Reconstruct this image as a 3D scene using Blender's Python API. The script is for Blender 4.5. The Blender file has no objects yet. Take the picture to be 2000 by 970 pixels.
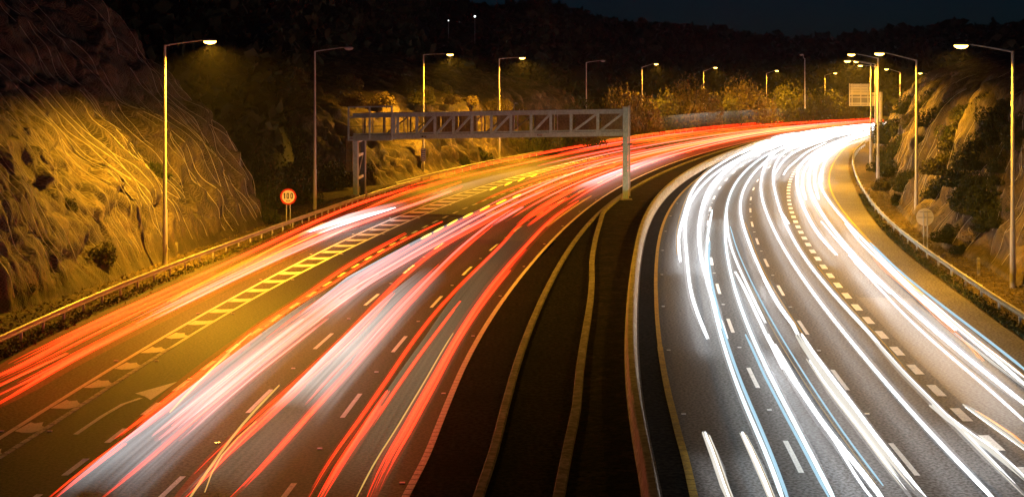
import bpy, bmesh, math, random
import numpy as np
from mathutils import Vector, Matrix
random.seed(7); RNG = np.random.default_rng(11)
SC = bpy.context.scene
COL = SC.collection
R = math.radians

# ---------------------------------------------------------------- camera, sky, sun, exposure
cd = bpy.data.cameras.new('camera'); cam = bpy.data.objects.new('camera', cd); COL.objects.link(cam)
cam.location = (0, 0, 12); cam.rotation_euler = (R(90), 0, 0)
cd.sensor_width = 36; cd.lens = 50.0; cd.shift_y = -0.1715
cd.clip_start = 0.5; cd.clip_end = 6000
SC.camera = cam
wd = bpy.data.worlds.new('World'); SC.world = wd; wd.use_nodes = True
nt = wd.node_tree; bg = nt.nodes['Background']
sky = nt.nodes.new('ShaderNodeTexSky'); sky.sky_type = 'NISHITA'; sky.sun_disc = False
SUN_EL, SUN_ROT = R(3), R(200)
sky.sun_elevation = SUN_EL; sky.sun_rotation = SUN_ROT
nt.links.new(sky.outputs[0], bg.inputs[0]); bg.inputs[1].default_value = 0.006
sky.ozone_density = 6.0; sky.dust_density = 0.3; sky.air_density = 0.8
sl = bpy.data.lights.new('moonlight', 'SUN'); so = bpy.data.objects.new('moonlight', sl); COL.objects.link(so)
sl.energy = 0.006; sl.angle = R(0.5); sl.color = (0.8, 0.88, 1.0)
so.rotation_euler = (R(90) - SUN_EL, 0, R(180) - SUN_ROT)
SC.view_settings.view_transform = 'Standard'; SC.view_settings.look = 'None'
SC.view_settings.exposure = 0; SC.view_settings.gamma = 1; SC.view_settings.use_curve_mapping = False
SC.cycles.use_denoising = True; SC.cycles.denoiser = 'OPENIMAGEDENOISE'; SC.cycles.denoising_input_passes = 'RGB_ALBEDO_NORMAL'; SC.cycles.denoising_prefilter = 'ACCURATE'
SC.cycles.max_bounces = 6; SC.cycles.diffuse_bounces = 2; SC.cycles.glossy_bounces = 3; SC.cycles.transparent_max_bounces = 64
SC.cycles.sample_clamp_indirect = 4; SC.cycles.sample_clamp_direct = 0
SC.cycles.caustics_reflective = False; SC.cycles.caustics_refractive = False
LAMP_W = 43000
SODIUM = (1.0, 0.45, 0.018)

# ---------------------------------------------------------------- surveyed lines in metres (x to the right, y away from the bridge)
YG=[-40.0,0.0,20.0,32.0,38.0,41.0,44.0,47.0,50.0,53.0,56.0,60.0,64.0,68.0,72.0,76.0,80.0,85.0,90.0,95.0,100.0,105.0,110.0,115.0,120.0,126.0,132.0,138.0,145.0,152.0,160.0,168.0,176.0,185.0,194.0,204.0,214.0,224.0,235.0,246.0,258.0,270.0,282.0,295.0,308.0,325.0,345.0,370.0,400.0]
REF={
'guard':[-26.85,-24.97,-24.03,-23.47,-23.19,-23.05,-22.91,-22.76,-22.62,-22.48,-22.34,-22.15,-21.97,-21.76,-21.5,-21.18,-20.79,-20.25,-19.66,-19.04,-18.4,-17.75,-17.07,-16.38,-15.66,-14.75,-13.78,-12.74,-11.42,-9.97,-8.17,-6.2,-4.08,-1.52,1.18,4.34,7.61,10.99,14.8,18.75,23.26,28.09,33.41,40.01,47.84,60.75,81.43,109.98,142.94],
'L1':[-21.06,-19.11,-18.13,-17.55,-17.26,-17.11,-16.96,-16.82,-16.68,-16.53,-16.37,-16.13,-15.87,-15.57,-15.24,-14.88,-14.5,-14.0,-13.45,-12.87,-12.25,-11.58,-10.86,-10.1,-9.28,-8.23,-7.1,-5.89,-4.38,-2.75,-0.77,1.36,3.62,6.31,9.16,12.49,16.01,19.71,24.0,28.54,33.8,39.43,45.5,52.65,60.53,72.13,87.83,106.9,129.79],
'L2':[-21.91,-19.12,-17.73,-16.89,-16.47,-16.26,-16.02,-15.81,-15.63,-15.47,-15.3,-15.05,-14.77,-14.46,-14.1,-13.71,-13.28,-12.7,-12.07,-11.4,-10.69,-9.94,-9.16,-8.34,-7.48,-6.4,-5.26,-4.07,-2.61,-1.06,0.81,2.8,4.91,7.44,10.14,13.35,16.79,20.47,24.81,29.46,34.91,40.78,47.09,54.46,62.41,73.75,88.29,106.08,127.43],
'LA':[-17.67,-15.57,-14.52,-13.89,-13.58,-13.42,-13.25,-13.1,-12.95,-12.78,-12.6,-12.33,-12.02,-11.69,-11.34,-10.97,-10.58,-10.07,-9.53,-8.94,-8.31,-7.63,-6.9,-6.1,-5.24,-4.11,-2.88,-1.55,0.13,1.94,4.16,6.54,9.05,12.02,15.13,18.72,22.44,26.27,30.63,35.13,40.25,45.64,51.39,58.14,65.59,76.71,91.14,108.52,129.38],
'LB':[-14.71,-12.32,-11.13,-10.41,-10.06,-9.88,-9.67,-9.5,-9.34,-9.18,-8.99,-8.71,-8.4,-8.07,-7.71,-7.35,-6.97,-6.48,-5.98,-5.44,-4.88,-4.27,-3.61,-2.9,-2.12,-1.1,0.02,1.24,2.81,4.52,6.64,8.92,11.36,14.27,17.33,20.89,24.58,28.4,32.74,37.22,42.33,47.7,53.43,60.16,67.62,78.84,92.74,109.62,129.87],
'LC':[-11.25,-8.86,-7.67,-6.95,-6.59,-6.41,-6.22,-6.05,-5.88,-5.69,-5.5,-5.21,-4.9,-4.57,-4.2,-3.82,-3.4,-2.85,-2.26,-1.62,-0.95,-0.23,0.54,1.35,2.2,3.29,4.45,5.67,7.18,8.78,10.72,12.77,14.93,17.49,20.19,23.36,26.7,30.22,34.32,38.67,43.74,49.18,55.05,61.95,69.51,80.54,93.51,109.55,128.81],
'L5':[-8.12,-5.58,-4.31,-3.54,-3.16,-2.96,-2.72,-2.56,-2.42,-2.27,-2.11,-1.85,-1.54,-1.19,-0.8,-0.38,0.07,0.66,1.29,1.94,2.62,3.33,4.07,4.85,5.66,6.69,7.77,8.92,10.35,11.86,13.71,15.67,17.74,20.21,22.82,25.88,29.12,32.52,36.48,40.68,45.57,50.84,56.57,63.38,70.95,82.14,94.84,110.71,129.75],
'K1':[-6.63,-3.87,-2.49,-1.66,-1.24,-1.02,-0.78,-0.6,-0.44,-0.27,-0.09,0.18,0.48,0.81,1.17,1.54,1.94,2.45,3.0,3.58,4.2,4.86,5.56,6.3,7.1,8.13,9.23,10.4,11.87,13.44,15.34,17.36,19.48,21.98,24.59,27.61,30.76,34.04,37.83,41.83,46.5,51.59,57.21,64.06,71.89,83.52,96.52,112.78,132.28],
'R0':[0.75,2.94,4.04,4.7,5.02,5.2,5.38,5.52,5.68,5.84,6.03,6.31,6.62,6.96,7.32,7.7,8.09,8.6,9.14,9.7,10.3,10.93,11.6,12.31,13.07,14.04,15.08,16.18,17.56,19.02,20.78,22.65,24.6,26.89,29.27,32.02,34.88,37.88,41.34,45.04,49.43,54.28,59.73,66.51,74.42,85.34,97.64,113.01,131.46],
'R1':[3.75,6.13,7.33,8.04,8.4,8.58,8.77,8.95,9.12,9.3,9.49,9.77,10.08,10.41,10.78,11.16,11.56,12.08,12.64,13.22,13.83,14.47,15.15,15.86,16.62,17.58,18.6,19.67,21.01,22.42,24.14,25.95,27.85,30.11,32.47,35.23,38.14,41.21,44.79,48.64,53.19,58.19,63.74,70.54,78.12,87.47,98.47,112.23,128.73],
'R2':[7.73,9.84,10.9,11.53,11.85,12.01,12.17,12.32,12.48,12.65,12.85,13.14,13.46,13.8,14.17,14.57,14.98,15.52,16.08,16.68,17.3,17.96,18.65,19.37,20.14,21.11,22.13,23.22,24.57,25.99,27.72,29.55,31.49,33.78,36.19,39.02,42.01,45.16,48.83,52.74,57.34,62.32,67.77,74.29,80.52,88.66,98.24,110.22,124.59],
'R3':[10.44,12.82,14.01,14.72,15.08,15.26,15.44,15.6,15.78,15.98,16.2,16.5,16.84,17.19,17.57,17.96,18.38,18.93,19.51,20.12,20.77,21.45,22.16,22.91,23.69,24.68,25.73,26.83,28.19,29.62,31.36,33.21,35.16,37.48,39.94,42.83,45.89,49.11,52.85,56.78,61.28,66.02,70.98,76.24,81.49,88.35,96.43,106.52,118.64],
'R4':[11.6,15.09,16.83,17.87,18.39,18.66,18.92,19.18,19.44,19.7,19.97,20.33,20.66,21.02,21.42,21.87,22.35,22.99,23.66,24.34,25.03,25.74,26.45,27.18,27.94,28.89,29.9,30.96,32.28,33.7,35.42,37.25,39.18,41.45,43.8,46.49,49.26,52.1,55.35,58.81,62.94,67.65,72.28,77.16,82.04,88.42,95.94,105.33,116.59],
'R5':[13.1,16.89,18.79,19.93,20.5,20.78,21.07,21.35,21.63,21.92,22.2,22.58,22.96,23.32,23.72,24.13,24.54,25.07,25.63,26.24,26.91,27.63,28.42,29.26,30.15,31.26,32.43,33.62,35.05,36.5,38.18,39.91,41.68,43.76,45.95,48.55,51.34,54.35,57.87,61.56,65.57,69.54,73.52,77.82,82.12,87.75,94.37,102.65,112.58],
'guardR':[13.78,17.67,19.61,20.78,21.36,21.65,21.94,22.24,22.53,22.82,23.11,23.5,23.89,24.27,24.64,25.06,25.49,26.03,26.58,27.16,27.79,28.48,29.22,30.02,30.86,31.93,33.04,34.2,35.58,37.01,38.7,40.44,42.22,44.29,46.48,49.08,51.88,54.88,58.4,62.09,66.11,70.08,74.05,78.36,82.66,88.29,94.91,103.19,113.12],
'M1l':[-6.04,-2.42,-0.61,0.48,1.02,1.28,1.55,1.83,2.12,2.32,2.52,2.82,3.14,3.47,3.79,4.09,4.35,4.64,4.92,5.3,5.7,6.13,6.6,7.06,7.53,8.48,9.58,10.75,12.22,13.79,15.69,17.71,19.83,22.33,24.94,27.96,31.11,34.39,38.18,42.18,46.85,51.94,57.56,64.41,72.24,83.87,96.87,113.13,132.63],
'B':[-0.06,1.82,2.77,3.34,3.63,3.79,3.91,4.04,4.19,4.36,4.56,4.85,5.18,5.53,5.89,6.27,6.66,7.16,7.69,8.24,8.82,9.43,10.09,10.79,11.53,12.49,13.53,14.63,16.02,17.5,19.31,21.24,23.27,25.67,28.19,31.11,34.17,37.37,41.08,45.01,49.62,54.65,60.2,66.97,74.7,85.27,97.25,112.22,130.18],
}
LEFT_TRAILS=[
{'lab': 'long red tail light trail nearest the left crash barrier, starting at the left edge', 's': [('r', 0.13, [(51.01, 0.528), (57.13, 0.525), (63.98, 0.548), (71.66, 0.582), (80.25, 0.595), (89.88, 0.565), (100.67, 0.494), (112.75, 0.413), (126.27, 0.388), (141.43, 0.495)], 0.8), ('r', 0.1, [(50.51, 0.559), (52.65, 0.596), (60.65, 0.591), (71.2, 0.661), (79.78, 0.661)], 0.8), ('r', 0.11, [(47.65, 0.766), (49.7, 0.798), (57.09, 0.834), (67.35, 0.86), (84.55, 0.813), (102.01, 0.799)], 0.8)]},
{'lab': 'double red tail light trail in mid slip lane starting at the left edge', 's': [('r', 0.09, [(49.39, 0.64), (55.71, 0.688), (62.84, 0.706), (70.89, 0.74), (79.97, 0.769), (90.21, 0.776), (101.76, 0.773), (114.79, 0.808), (129.49, 0.897), (146.07, 0.841)], 0.8), ('r', 0.07, [(48.61, 0.696), (51.01, 0.709), (56.78, 0.757)], 0.8), ('r', 0.12, [(46.03, 0.883), (48.24, 0.898), (53.19, 0.887), (65.92, 0.933), (78.17, 0.963), (95.44, 0.961)], 0.8)]},
{'lab': 'amber and red light trail in the slip lane opposite the speed limit sign', 's': [('o', 0.1, [(69.45, 0.791), (77.98, 0.749), (91.24, 0.71), (105.83, 0.598)], 0.8), ('r', 0.1, [(69.14, 0.767), (83.19, 0.779), (100.37, 0.634), (112.32, 0.676), (129.1, 0.548), (154.03, 0.549)], 0.8), ('o', 0.08, [(81.45, 0.859), (96.03, 0.825), (105.47, 0.823)], 0.8), ('o', 0.08, [(105.11, 0.887), (111.52, 0.903)], 0.8), ('r', 0.1, [(75.15, 0.927), (94.0, 0.912), (115.24, 1.272), (138.9, 1.388)], 0.8)]},
{'lab': 'broad pink light trail in the slip lane beside the hatched strip', 's': [('p', 0.14, [(64.02, 0.805), (74.43, 0.833), (85.95, 0.847), (99.4, 0.909)], 0.8), ('p', 0.1, [(64.82, 0.914), (73.9, 0.943), (87.4, 0.984), (104.06, 1.059)], 0.8), ('p', 0.07, [(67.93, 0.869), (80.19, 0.917), (92.6, 0.971), (105.83, 1.021)], 0.8)]},
{'lab': 'white streaks with red edge in the slip lane below the left gantry column', 's': [('w2', 0.1, [(100.37, 0.634), (110.33, 0.759), (118.75, 0.946)], 0.8), ('w2', 0.08, [(99.09, 0.807), (108.79, 0.886), (116.53, 0.98)], 0.8), ('p', 0.08, [(88.39, 0.941), (104.41, 1.005), (122.98, 1.44), (140.15, 1.358)], 0.8), ('r', 0.06, [(136.46, 0.649), (151.77, 0.632), (170.95, 0.714), (193.25, 0.754)], 0.8)]},
{'lab': 'thick and thin red tail light trails at the bottom left beside the dashes', 's': [('r', 0.12, [(43.64, 3.324), (47.79, 3.325), (53.83, 3.307), (61.49, 3.318), (68.53, 3.355)], 0.8), ('r', 0.13, [(43.21, 3.403), (47.21, 3.416), (54.11, 3.394), (61.01, 3.413)], 0.8), ('r', 0.05, [(37.53, 3.398), (39.99, 3.39), (43.03, 3.399), (46.86, 3.445)], 0.8), ('r', 0.05, [(37.4, 3.444), (39.89, 3.441), (42.97, 3.456)], 0.8), ('r', 0.06, [(37.53, 3.792), (40.57, 3.81), (43.86, 3.809), (47.42, 3.812), (51.27, 3.819), (55.42, 3.832), (59.92, 3.855), (64.77, 3.885), (70.02, 3.901), (75.7, 3.847)], 0.8)]},
{'lab': 'broad pink light trail over the pale vehicle blur at lower left', 's': [('p', 0.17, [(43.52, 3.668), (48.69, 3.694), (55.86, 3.708), (64.82, 3.725), (76.45, 3.738)], 0.8), ('p', 0.15, [(43.21, 3.751), (48.46, 3.759), (56.06, 3.807), (65.09, 3.837), (79.37, 3.85)], 0.8), ('p', 0.08, [(44.07, 3.598), (49.7, 3.618), (56.78, 3.646), (64.82, 3.66)], 0.8), ('p', 0.06, [(43.33, 3.88), (49.39, 3.889), (57.41, 3.946), (64.82, 3.982)], 0.8)]},
{'lab': 'bent yellow light trail weaving across the lower left red streaks', 's': [('y', 0.05, [(47.0, 3.5), (53.09, 3.39), (61.25, 3.274)], 0.8), ('y', 0.04, [(51.86, 3.416), (54.39, 3.373), (56.57, 3.366)], 0.8)]},
{'lab': 'red light trail edging the dashed line in the middle left lane', 's': [('r', 0.08, [(55.86, 3.29), (62.35, 3.251), (69.76, 3.274), (80.81, 3.218), (89.66, 3.239), (99.4, 3.296)], 0.8), ('r', 0.07, [(59.15, 3.364), (65.64, 3.334), (75.7, 3.404), (90.71, 3.454), (106.92, 3.648)], 0.8), ('r', 0.05, [(60.06, 3.538), (67.64, 3.548), (77.2, 3.619), (92.6, 3.726)], 0.8)]},
{'lab': 'long pink light trail running under the gantry in the middle left lane', 's': [('p', 0.11, [(61.25, 3.762), (69.59, 3.758), (79.06, 3.859), (89.83, 4.006), (102.07, 4.142), (115.97, 4.231), (131.76, 4.257), (149.7, 4.198), (170.09, 3.964), (193.25, 3.135)], 0.8), ('p', 0.1, [(62.48, 3.87), (72.19, 3.901), (85.48, 4.077), (100.37, 4.31), (120.6, 4.468), (150.31, 4.559)], 0.8), ('r', 0.07, [(70.23, 3.661), (84.55, 3.784), (100.37, 3.934), (118.75, 4.142), (144.71, 4.326)], 0.8)]},
{'lab': 'broken amber indicator trail of bright dashes in front of the gantry', 's': [('a', 0.085, [(96.03, 3.773), (99.09, 3.81)], 0.8), ('a', 0.085, [(100.04, 3.824), (103.37, 3.848)], 0.8), ('a', 0.085, [(104.41, 3.883), (108.41, 3.894)], 0.8), ('a', 0.085, [(109.94, 3.957), (113.55, 3.988)], 0.8), ('a', 0.085, [(115.66, 4.051), (119.67, 4.065)], 0.8), ('a', 0.085, [(121.54, 4.129), (125.46, 4.15)], 0.8), ('a', 0.085, [(127.51, 4.209), (130.73, 4.222)], 0.8)]},
{'lab': 'broken amber indicator trail of dashes beside the hatched strip under the gantry', 's': [('a', 0.07, [(135.87, 2.972), (139.52, 2.879)], 0.8), ('a', 0.07, [(141.43, 3.012), (145.39, 2.899)], 0.8), ('a', 0.07, [(146.76, 3.023), (151.04, 2.873)], 0.8), ('a', 0.07, [(153.27, 2.921), (156.35, 2.866)], 0.8)]},
{'lab': 'red tail light trails on the left of the grey blur in the second lane', 's': [('r', 0.09, [(36.91, 4.355), (42.1, 4.344), (48.02, 4.392), (54.77, 4.451), (62.47, 4.453), (71.25, 4.39), (81.27, 4.323), (92.7, 4.353), (105.73, 4.505), (120.6, 4.567)], 0.8), ('r', 0.07, [(36.91, 4.41), (39.77, 4.426), (42.86, 4.42), (46.19, 4.431), (49.78, 4.471), (53.65, 4.524), (57.81, 4.565), (62.3, 4.57), (67.14, 4.533), (72.36, 4.482)], 0.8), ('r', 0.06, [(40.09, 4.421), (43.09, 4.437), (47.57, 4.486), (53.09, 4.548)], 0.8)]},
{'lab': 'red tail light trails on the right of the grey blur in the second lane', 's': [('r', 0.06, [(36.91, 4.774), (39.74, 4.808), (43.33, 4.817), (49.39, 4.859)], 0.8), ('r', 0.08, [(39.48, 4.826), (46.44, 4.83), (56.16, 4.88), (63.63, 4.871), (80.19, 4.799), (104.41, 4.705)], 0.8), ('r', 0.05, [(48.01, 4.713), (51.86, 4.725), (57.51, 4.748), (66.2, 4.728), (82.97, 4.678)], 0.8), ('p', 0.09, [(55.17, 4.827), (64.82, 4.795), (76.07, 4.76), (91.24, 4.685), (116.53, 4.625)], 0.8)]},
{'lab': 'crooked yellow light trail weaving through the second lane at the bottom', 's': [('y', 0.05, [(37.22, 4.465), (41.16, 4.368), (44.9, 4.295), (51.01, 4.269)], 0.8), ('y', 0.03, [(38.04, 4.531), (42.16, 4.375), (45.76, 4.387)], 0.8)]},
{'lab': 'red tail light trails left of the third lane, leaving at the bottom edge', 's': [('r', 0.06, [(37.04, 5.369), (42.38, 5.331), (48.49, 5.343), (55.48, 5.343), (63.47, 5.332), (72.62, 5.342), (83.09, 5.363), (95.07, 5.328), (108.77, 5.219), (124.45, 5.419)], 0.8), ('r', 0.1, [(37.04, 5.462), (44.07, 5.431), (49.94, 5.448)], 0.8), ('r', 0.05, [(43.45, 5.478), (51.17, 5.509), (61.25, 5.552), (69.76, 5.56)], 0.8)]},
{'lab': 'thick red tail light trail in the third lane beside the white edge line', 's': [('r', 0.11, [(36.95, 5.836), (42.29, 5.795), (48.4, 5.812), (55.39, 5.842), (63.39, 5.847), (72.55, 5.838), (83.03, 5.829), (95.02, 5.812), (108.75, 5.775), (124.45, 5.826)], 0.8), ('r', 0.08, [(36.95, 5.878), (42.97, 5.843), (50.18, 5.872), (61.49, 5.892), (72.7, 5.906), (89.92, 5.914)], 0.8), ('y', 0.03, [(37.62, 5.732), (43.09, 5.714), (50.35, 5.751), (61.25, 5.769)], 0.8)]},
{'lab': 'pale red trail fanning across lanes two and three beneath the gantry', 's': [('r', 0.09, [(105.11, 5.166), (119.67, 5.127), (130.18, 5.122), (157.14, 5.075)], 0.8), ('r', 0.08, [(129.1, 4.774), (138.28, 5.244), (154.79, 5.557)], 0.8), ('r', 0.1, [(104.06, 5.429), (115.24, 5.434), (126.99, 5.418)], 0.8), ('o', 0.04, [(103.71, 5.83), (115.66, 5.894), (129.64, 5.969)], 0.8), ('r', 0.1, [(104.06, 4.374), (111.92, 4.414), (120.6, 4.417)], 0.8), ('p', 0.1, [(104.06, 4.718), (111.12, 4.733), (118.75, 4.748)], 0.8)]},
]
RIGHT_TRAILS=[
{'lab': 'white headlight trail pair ending high up in the lane by the concrete barrier', 's': [('w', 0.09, [(10.08, 85.45), (11.51, 98.46), (13.68, 113.46), (16.29, 130.75), (19.85, 150.66), (25.0, 173.61), (31.91, 200.06), (40.46, 230.54), (52.35, 265.65), (76.8, 306.12)], 0.65), ('t', 0.03, [(10.27, 88.57), (11.38, 98.4), (12.82, 109.33), (14.62, 121.47), (16.82, 134.96), (19.51, 149.94), (22.91, 166.59), (27.32, 185.09), (32.88, 205.65), (39.15, 228.48)], 0.65), ('w', 0.08, [(11.38, 85.22), (12.76, 96.94), (14.58, 110.27), (16.91, 125.44), (19.97, 142.7), (24.1, 162.32), (29.71, 184.65), (37.3, 210.05), (47.38, 238.95), (60.66, 271.81)], 0.65)]},
{'lab': 'long white headlight trail pair ending halfway down the lane by the barrier', 's': [('w', 0.085, [(8.33, 60.75), (9.15, 72.63), (10.65, 86.84), (12.6, 103.82), (15.53, 124.12), (20.21, 148.39), (27.09, 177.41), (36.36, 212.11), (49.65, 253.59), (75.78, 303.18)], 0.65), ('w', 0.085, [(9.23, 60.87), (10.22, 72.68), (11.62, 86.78), (13.7, 103.62), (16.83, 123.73), (21.33, 147.73), (27.61, 176.4), (36.57, 210.62), (50.62, 251.49), (76.21, 300.29)], 0.65)]},
{'lab': 'pale blue and white headlight trails running the full length to the bottom edge', 's': [('b', 0.08, [(7.18, 37.4), (7.58, 42.48), (7.95, 48.25), (8.44, 54.8), (9.11, 62.24), (9.97, 70.7), (11.07, 80.3), (12.49, 91.2), (14.33, 103.58), (16.56, 117.65)], 0.65), ('B', 0.07, [(7.31, 37.4), (7.66, 41.52), (7.99, 46.1), (8.34, 51.18), (8.79, 56.82), (9.36, 63.08), (10.07, 70.04), (10.92, 77.75), (11.96, 86.32), (13.33, 95.84)], 0.65), ('b', 0.08, [(8.55, 37.4), (9.21, 46.71), (10.09, 58.34), (11.51, 72.87), (13.73, 91.01), (17.08, 113.67), (22.14, 141.97), (30.12, 177.31), (43.34, 221.45), (65.55, 276.58)], 0.65), ('B', 0.06, [(8.49, 38.1), (8.62, 40.2), (8.77, 42.41), (8.92, 44.74), (9.07, 47.21), (9.24, 49.8), (9.42, 52.54), (9.64, 55.44), (9.89, 58.49), (10.13, 61.7)], 0.65)]},
{'lab': 'thick white headlight trail in the second lane crossing to the bottom edge', 's': [('w', 0.1, [(9.81, 37.4), (9.91, 39.54), (9.95, 41.8), (10.0, 44.19), (10.08, 46.72), (10.22, 49.39), (10.39, 52.22), (10.61, 55.21), (10.84, 58.36), (11.11, 61.7)], 0.65), ('w', 0.07, [(10.41, 54.55), (11.05, 61.7), (11.47, 66.24), (12.12, 73.33), (12.78, 81.26)], 0.65), ('w', 0.06, [(11.54, 64.61), (11.93, 69.03), (12.38, 73.75), (12.86, 78.8), (13.39, 84.19), (14.0, 89.95), (14.73, 96.11), (15.6, 102.68), (16.62, 109.71), (17.68, 117.21)], 0.65), ('w', 0.05, [(9.59, 37.4), (9.6, 38.22), (10.0, 44.87), (10.38, 53.4), (11.0, 61.11)], 0.65)]},
{'lab': 'fine blue and tan light trails beside the thick white trail of the second lane', 's': [('B', 0.04, [(10.22, 39.17), (10.41, 43.71), (10.7, 48.77), (11.08, 54.43), (11.55, 60.74), (12.13, 67.78), (12.85, 75.63), (13.72, 84.4), (14.79, 94.18), (16.12, 105.1)], 0.65), ('k', 0.025, [(10.07, 39.33), (10.4, 46.4), (11.06, 56.91), (11.83, 66.24), (12.86, 77.66)], 0.65)]},
{'lab': 'broad white headlight trail with fringed edge left of the third dashed line', 's': [('w', 0.1, [(12.44, 61.7), (12.63, 63.31), (12.96, 68.0), (13.41, 73.05), (14.22, 81.47)], 0.65), ('w2', 0.13, [(10.95, 37.4), (11.0, 39.54), (11.11, 41.8), (11.24, 44.19), (11.4, 46.72), (11.57, 49.39), (11.74, 52.22), (11.93, 55.21), (12.15, 58.36), (12.44, 61.7)], 0.65), ('w2', 0.07, [(10.64, 37.4), (10.81, 40.84), (11.07, 45.5), (11.32, 50.57), (11.71, 56.3)], 0.65), ('w', 0.08, [(13.51, 75.07), (14.75, 86.2), (16.29, 98.99), (18.26, 113.67), (21.02, 130.52), (24.88, 149.88), (29.96, 172.1), (36.28, 197.62), (44.6, 226.93), (58.61, 260.58)], 0.65), ('t', 0.03, [(12.55, 60.64), (13.78, 75.07), (15.13, 87.58), (16.48, 98.23), (17.69, 107.98)], 0.65)]},
{'lab': 'long slim white headlight trail on the left of the third lane', 's': [('w', 0.08, [(12.84, 37.4), (13.36, 46.76), (14.24, 58.46), (15.55, 73.08), (17.54, 91.37), (20.53, 114.22), (25.02, 142.8), (31.92, 178.53), (43.58, 223.19), (66.33, 279.03)], 0.65)]},
{'lab': 'long slim white headlight trail on the right of the third lane beside the broad dashes', 's': [('w2', 0.08, [(13.76, 37.85), (13.9, 39.99), (14.04, 42.25), (14.2, 44.64), (14.36, 47.16), (14.53, 49.82), (14.71, 52.63), (14.94, 55.61), (15.23, 58.75), (15.53, 62.07)], 0.65), ('w', 0.08, [(15.43, 59.76), (16.35, 70.78), (17.62, 83.84), (19.54, 99.3), (22.23, 117.62), (25.75, 139.31), (30.39, 165.0), (37.09, 195.44), (48.03, 231.48), (67.17, 274.18)], 0.65), ('t', 0.025, [(15.07, 54.36), (15.67, 60.29), (16.34, 68.25), (17.9, 83.41)], 0.65)]},
{'lab': 'short pair of white headlight trails at the far bend in the third lane', 's': [('w', 0.08, [(29.29, 158.44), (33.1, 175.17), (38.01, 194.63), (46.79, 222.67), (55.42, 246.33)], 0.65), ('w', 0.08, [(30.13, 157.65), (32.95, 169.52), (35.95, 180.59), (43.87, 208.81), (51.02, 230.99)], 0.65)]},
{'lab': 'very short white headlight trail left of the broad dashes', 's': [('w', 0.08, [(20.78, 106.88), (21.19, 110.25), (22.02, 117.21)], 0.65)]},
{'lab': 'white headlight trail ending in the nearside lane above the glossy road patch', 's': [('w', 0.1, [(20.27, 88.57), (21.45, 98.73), (23.07, 110.05), (25.1, 122.67), (27.56, 136.73), (30.57, 152.41), (34.39, 169.89), (39.35, 189.38), (45.73, 211.09), (53.37, 235.3)], 0.65)]},
{'lab': 'pair of short white headlight trails at the bend of the nearside lane', 's': [('w', 0.09, [(26.22, 127.14), (28.86, 141.39), (31.62, 154.94), (38.88, 184.93), (44.23, 203.42), (54.21, 235.3)], 0.65), ('w', 0.09, [(27.57, 127.65), (31.11, 145.97), (36.05, 168.61), (40.54, 187.68), (49.61, 220.49), (59.93, 252.24)], 0.65)]},
{'lab': 'shortest white headlight trail on the outer side of the nearside bend', 's': [('w', 0.09, [(32.18, 148.03), (35.95, 165.08), (40.78, 184.93), (47.28, 208.81), (57.18, 240.69), (66.21, 262.75)], 0.65)]},
{'lab': 'thick white headlight trail down the middle of the nearside lane', 's': [('w', 0.1, [(17.52, 48.21), (18.24, 58.37), (19.32, 70.67), (20.94, 85.56), (23.3, 103.59), (26.68, 125.42), (31.62, 151.85), (39.09, 183.85), (50.56, 222.59), (67.89, 269.49)], 0.65), ('w', 0.05, [(19.49, 73.16), (20.39, 82.11), (21.88, 94.97), (23.64, 108.73)], 0.65)]},
{'lab': 'slim white headlight trail crossing the glossy patch of the nearside lane', 's': [('w', 0.06, [(16.7, 45.96), (17.01, 49.44), (17.31, 53.18), (17.6, 57.2), (17.95, 61.52), (18.39, 66.17), (18.95, 71.17), (19.58, 76.55), (20.24, 82.34), (20.95, 88.57)], 0.65)]},
{'lab': 'blue edged white headlight trails running beside the outer yellow line', 's': [('B', 0.07, [(19.56, 53.81), (19.64, 54.55), (20.53, 64.01), (21.5, 74.77), (22.46, 83.63), (23.93, 94.97)], 0.65), ('w', 0.08, [(18.67, 51.35), (19.42, 58.57), (20.24, 66.8), (21.3, 76.19), (22.64, 86.9), (24.24, 99.11), (26.16, 113.04), (28.6, 128.93), (31.89, 147.05), (36.41, 167.71)], 0.65), ('w2', 0.12, [(19.01, 52.29), (19.08, 52.99), (19.55, 59.05), (20.43, 67.95), (21.25, 75.79)], 0.65), ('w', 0.06, [(19.52, 62.68), (20.73, 73.91), (22.09, 85.22), (23.32, 95.26), (25.09, 107.25)], 0.65), ('w2', 0.06, [(18.49, 50.86), (18.82, 55.32), (19.33, 62.07)], 0.65)]},
{'lab': 'wavering amber light trail threaded between the nearside white trails', 's': [('o', 0.04, [(18.6, 56.1), (19.1, 59.56), (19.42, 63.24), (19.87, 67.13), (20.37, 71.27), (20.84, 75.67), (21.29, 80.33), (21.89, 85.29), (22.78, 90.55), (23.53, 96.13)], 0.65), ('o', 0.03, [(18.55, 56.51), (19.47, 62.31), (19.83, 65.96)], 0.65)]},
{'lab': 'pair of short off white light trails at the bottom beside the yellow edge line', 's': [('c', 0.13, [(5.82, 37.4), (5.83, 38.1), (5.98, 41.32), (6.12, 44.85)], 0.65), ('c', 0.12, [(6.92, 37.4), (6.96, 38.1), (7.14, 41.32), (7.29, 44.85)], 0.65)]},
{'lab': 'blurred white light trail crossing the broad dashes at lower right', 's': [('w2', 0.12, [(14.37, 39.51), (14.37, 39.91), (14.48, 42.04), (14.42, 44.16), (14.37, 46.16), (14.37, 48.62)], 0.65)]},
{'lab': 'short hazy white trail with amber edge in the nearside lane at lower right', 's': [('c', 0.14, [(15.53, 42.72), (15.54, 43.16), (15.54, 46.16), (15.5, 48.51)], 0.65), ('o', 0.05, [(15.7, 43.19), (15.72, 43.67), (15.7, 45.9), (15.61, 47.8)], 0.65)]},
]
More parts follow.
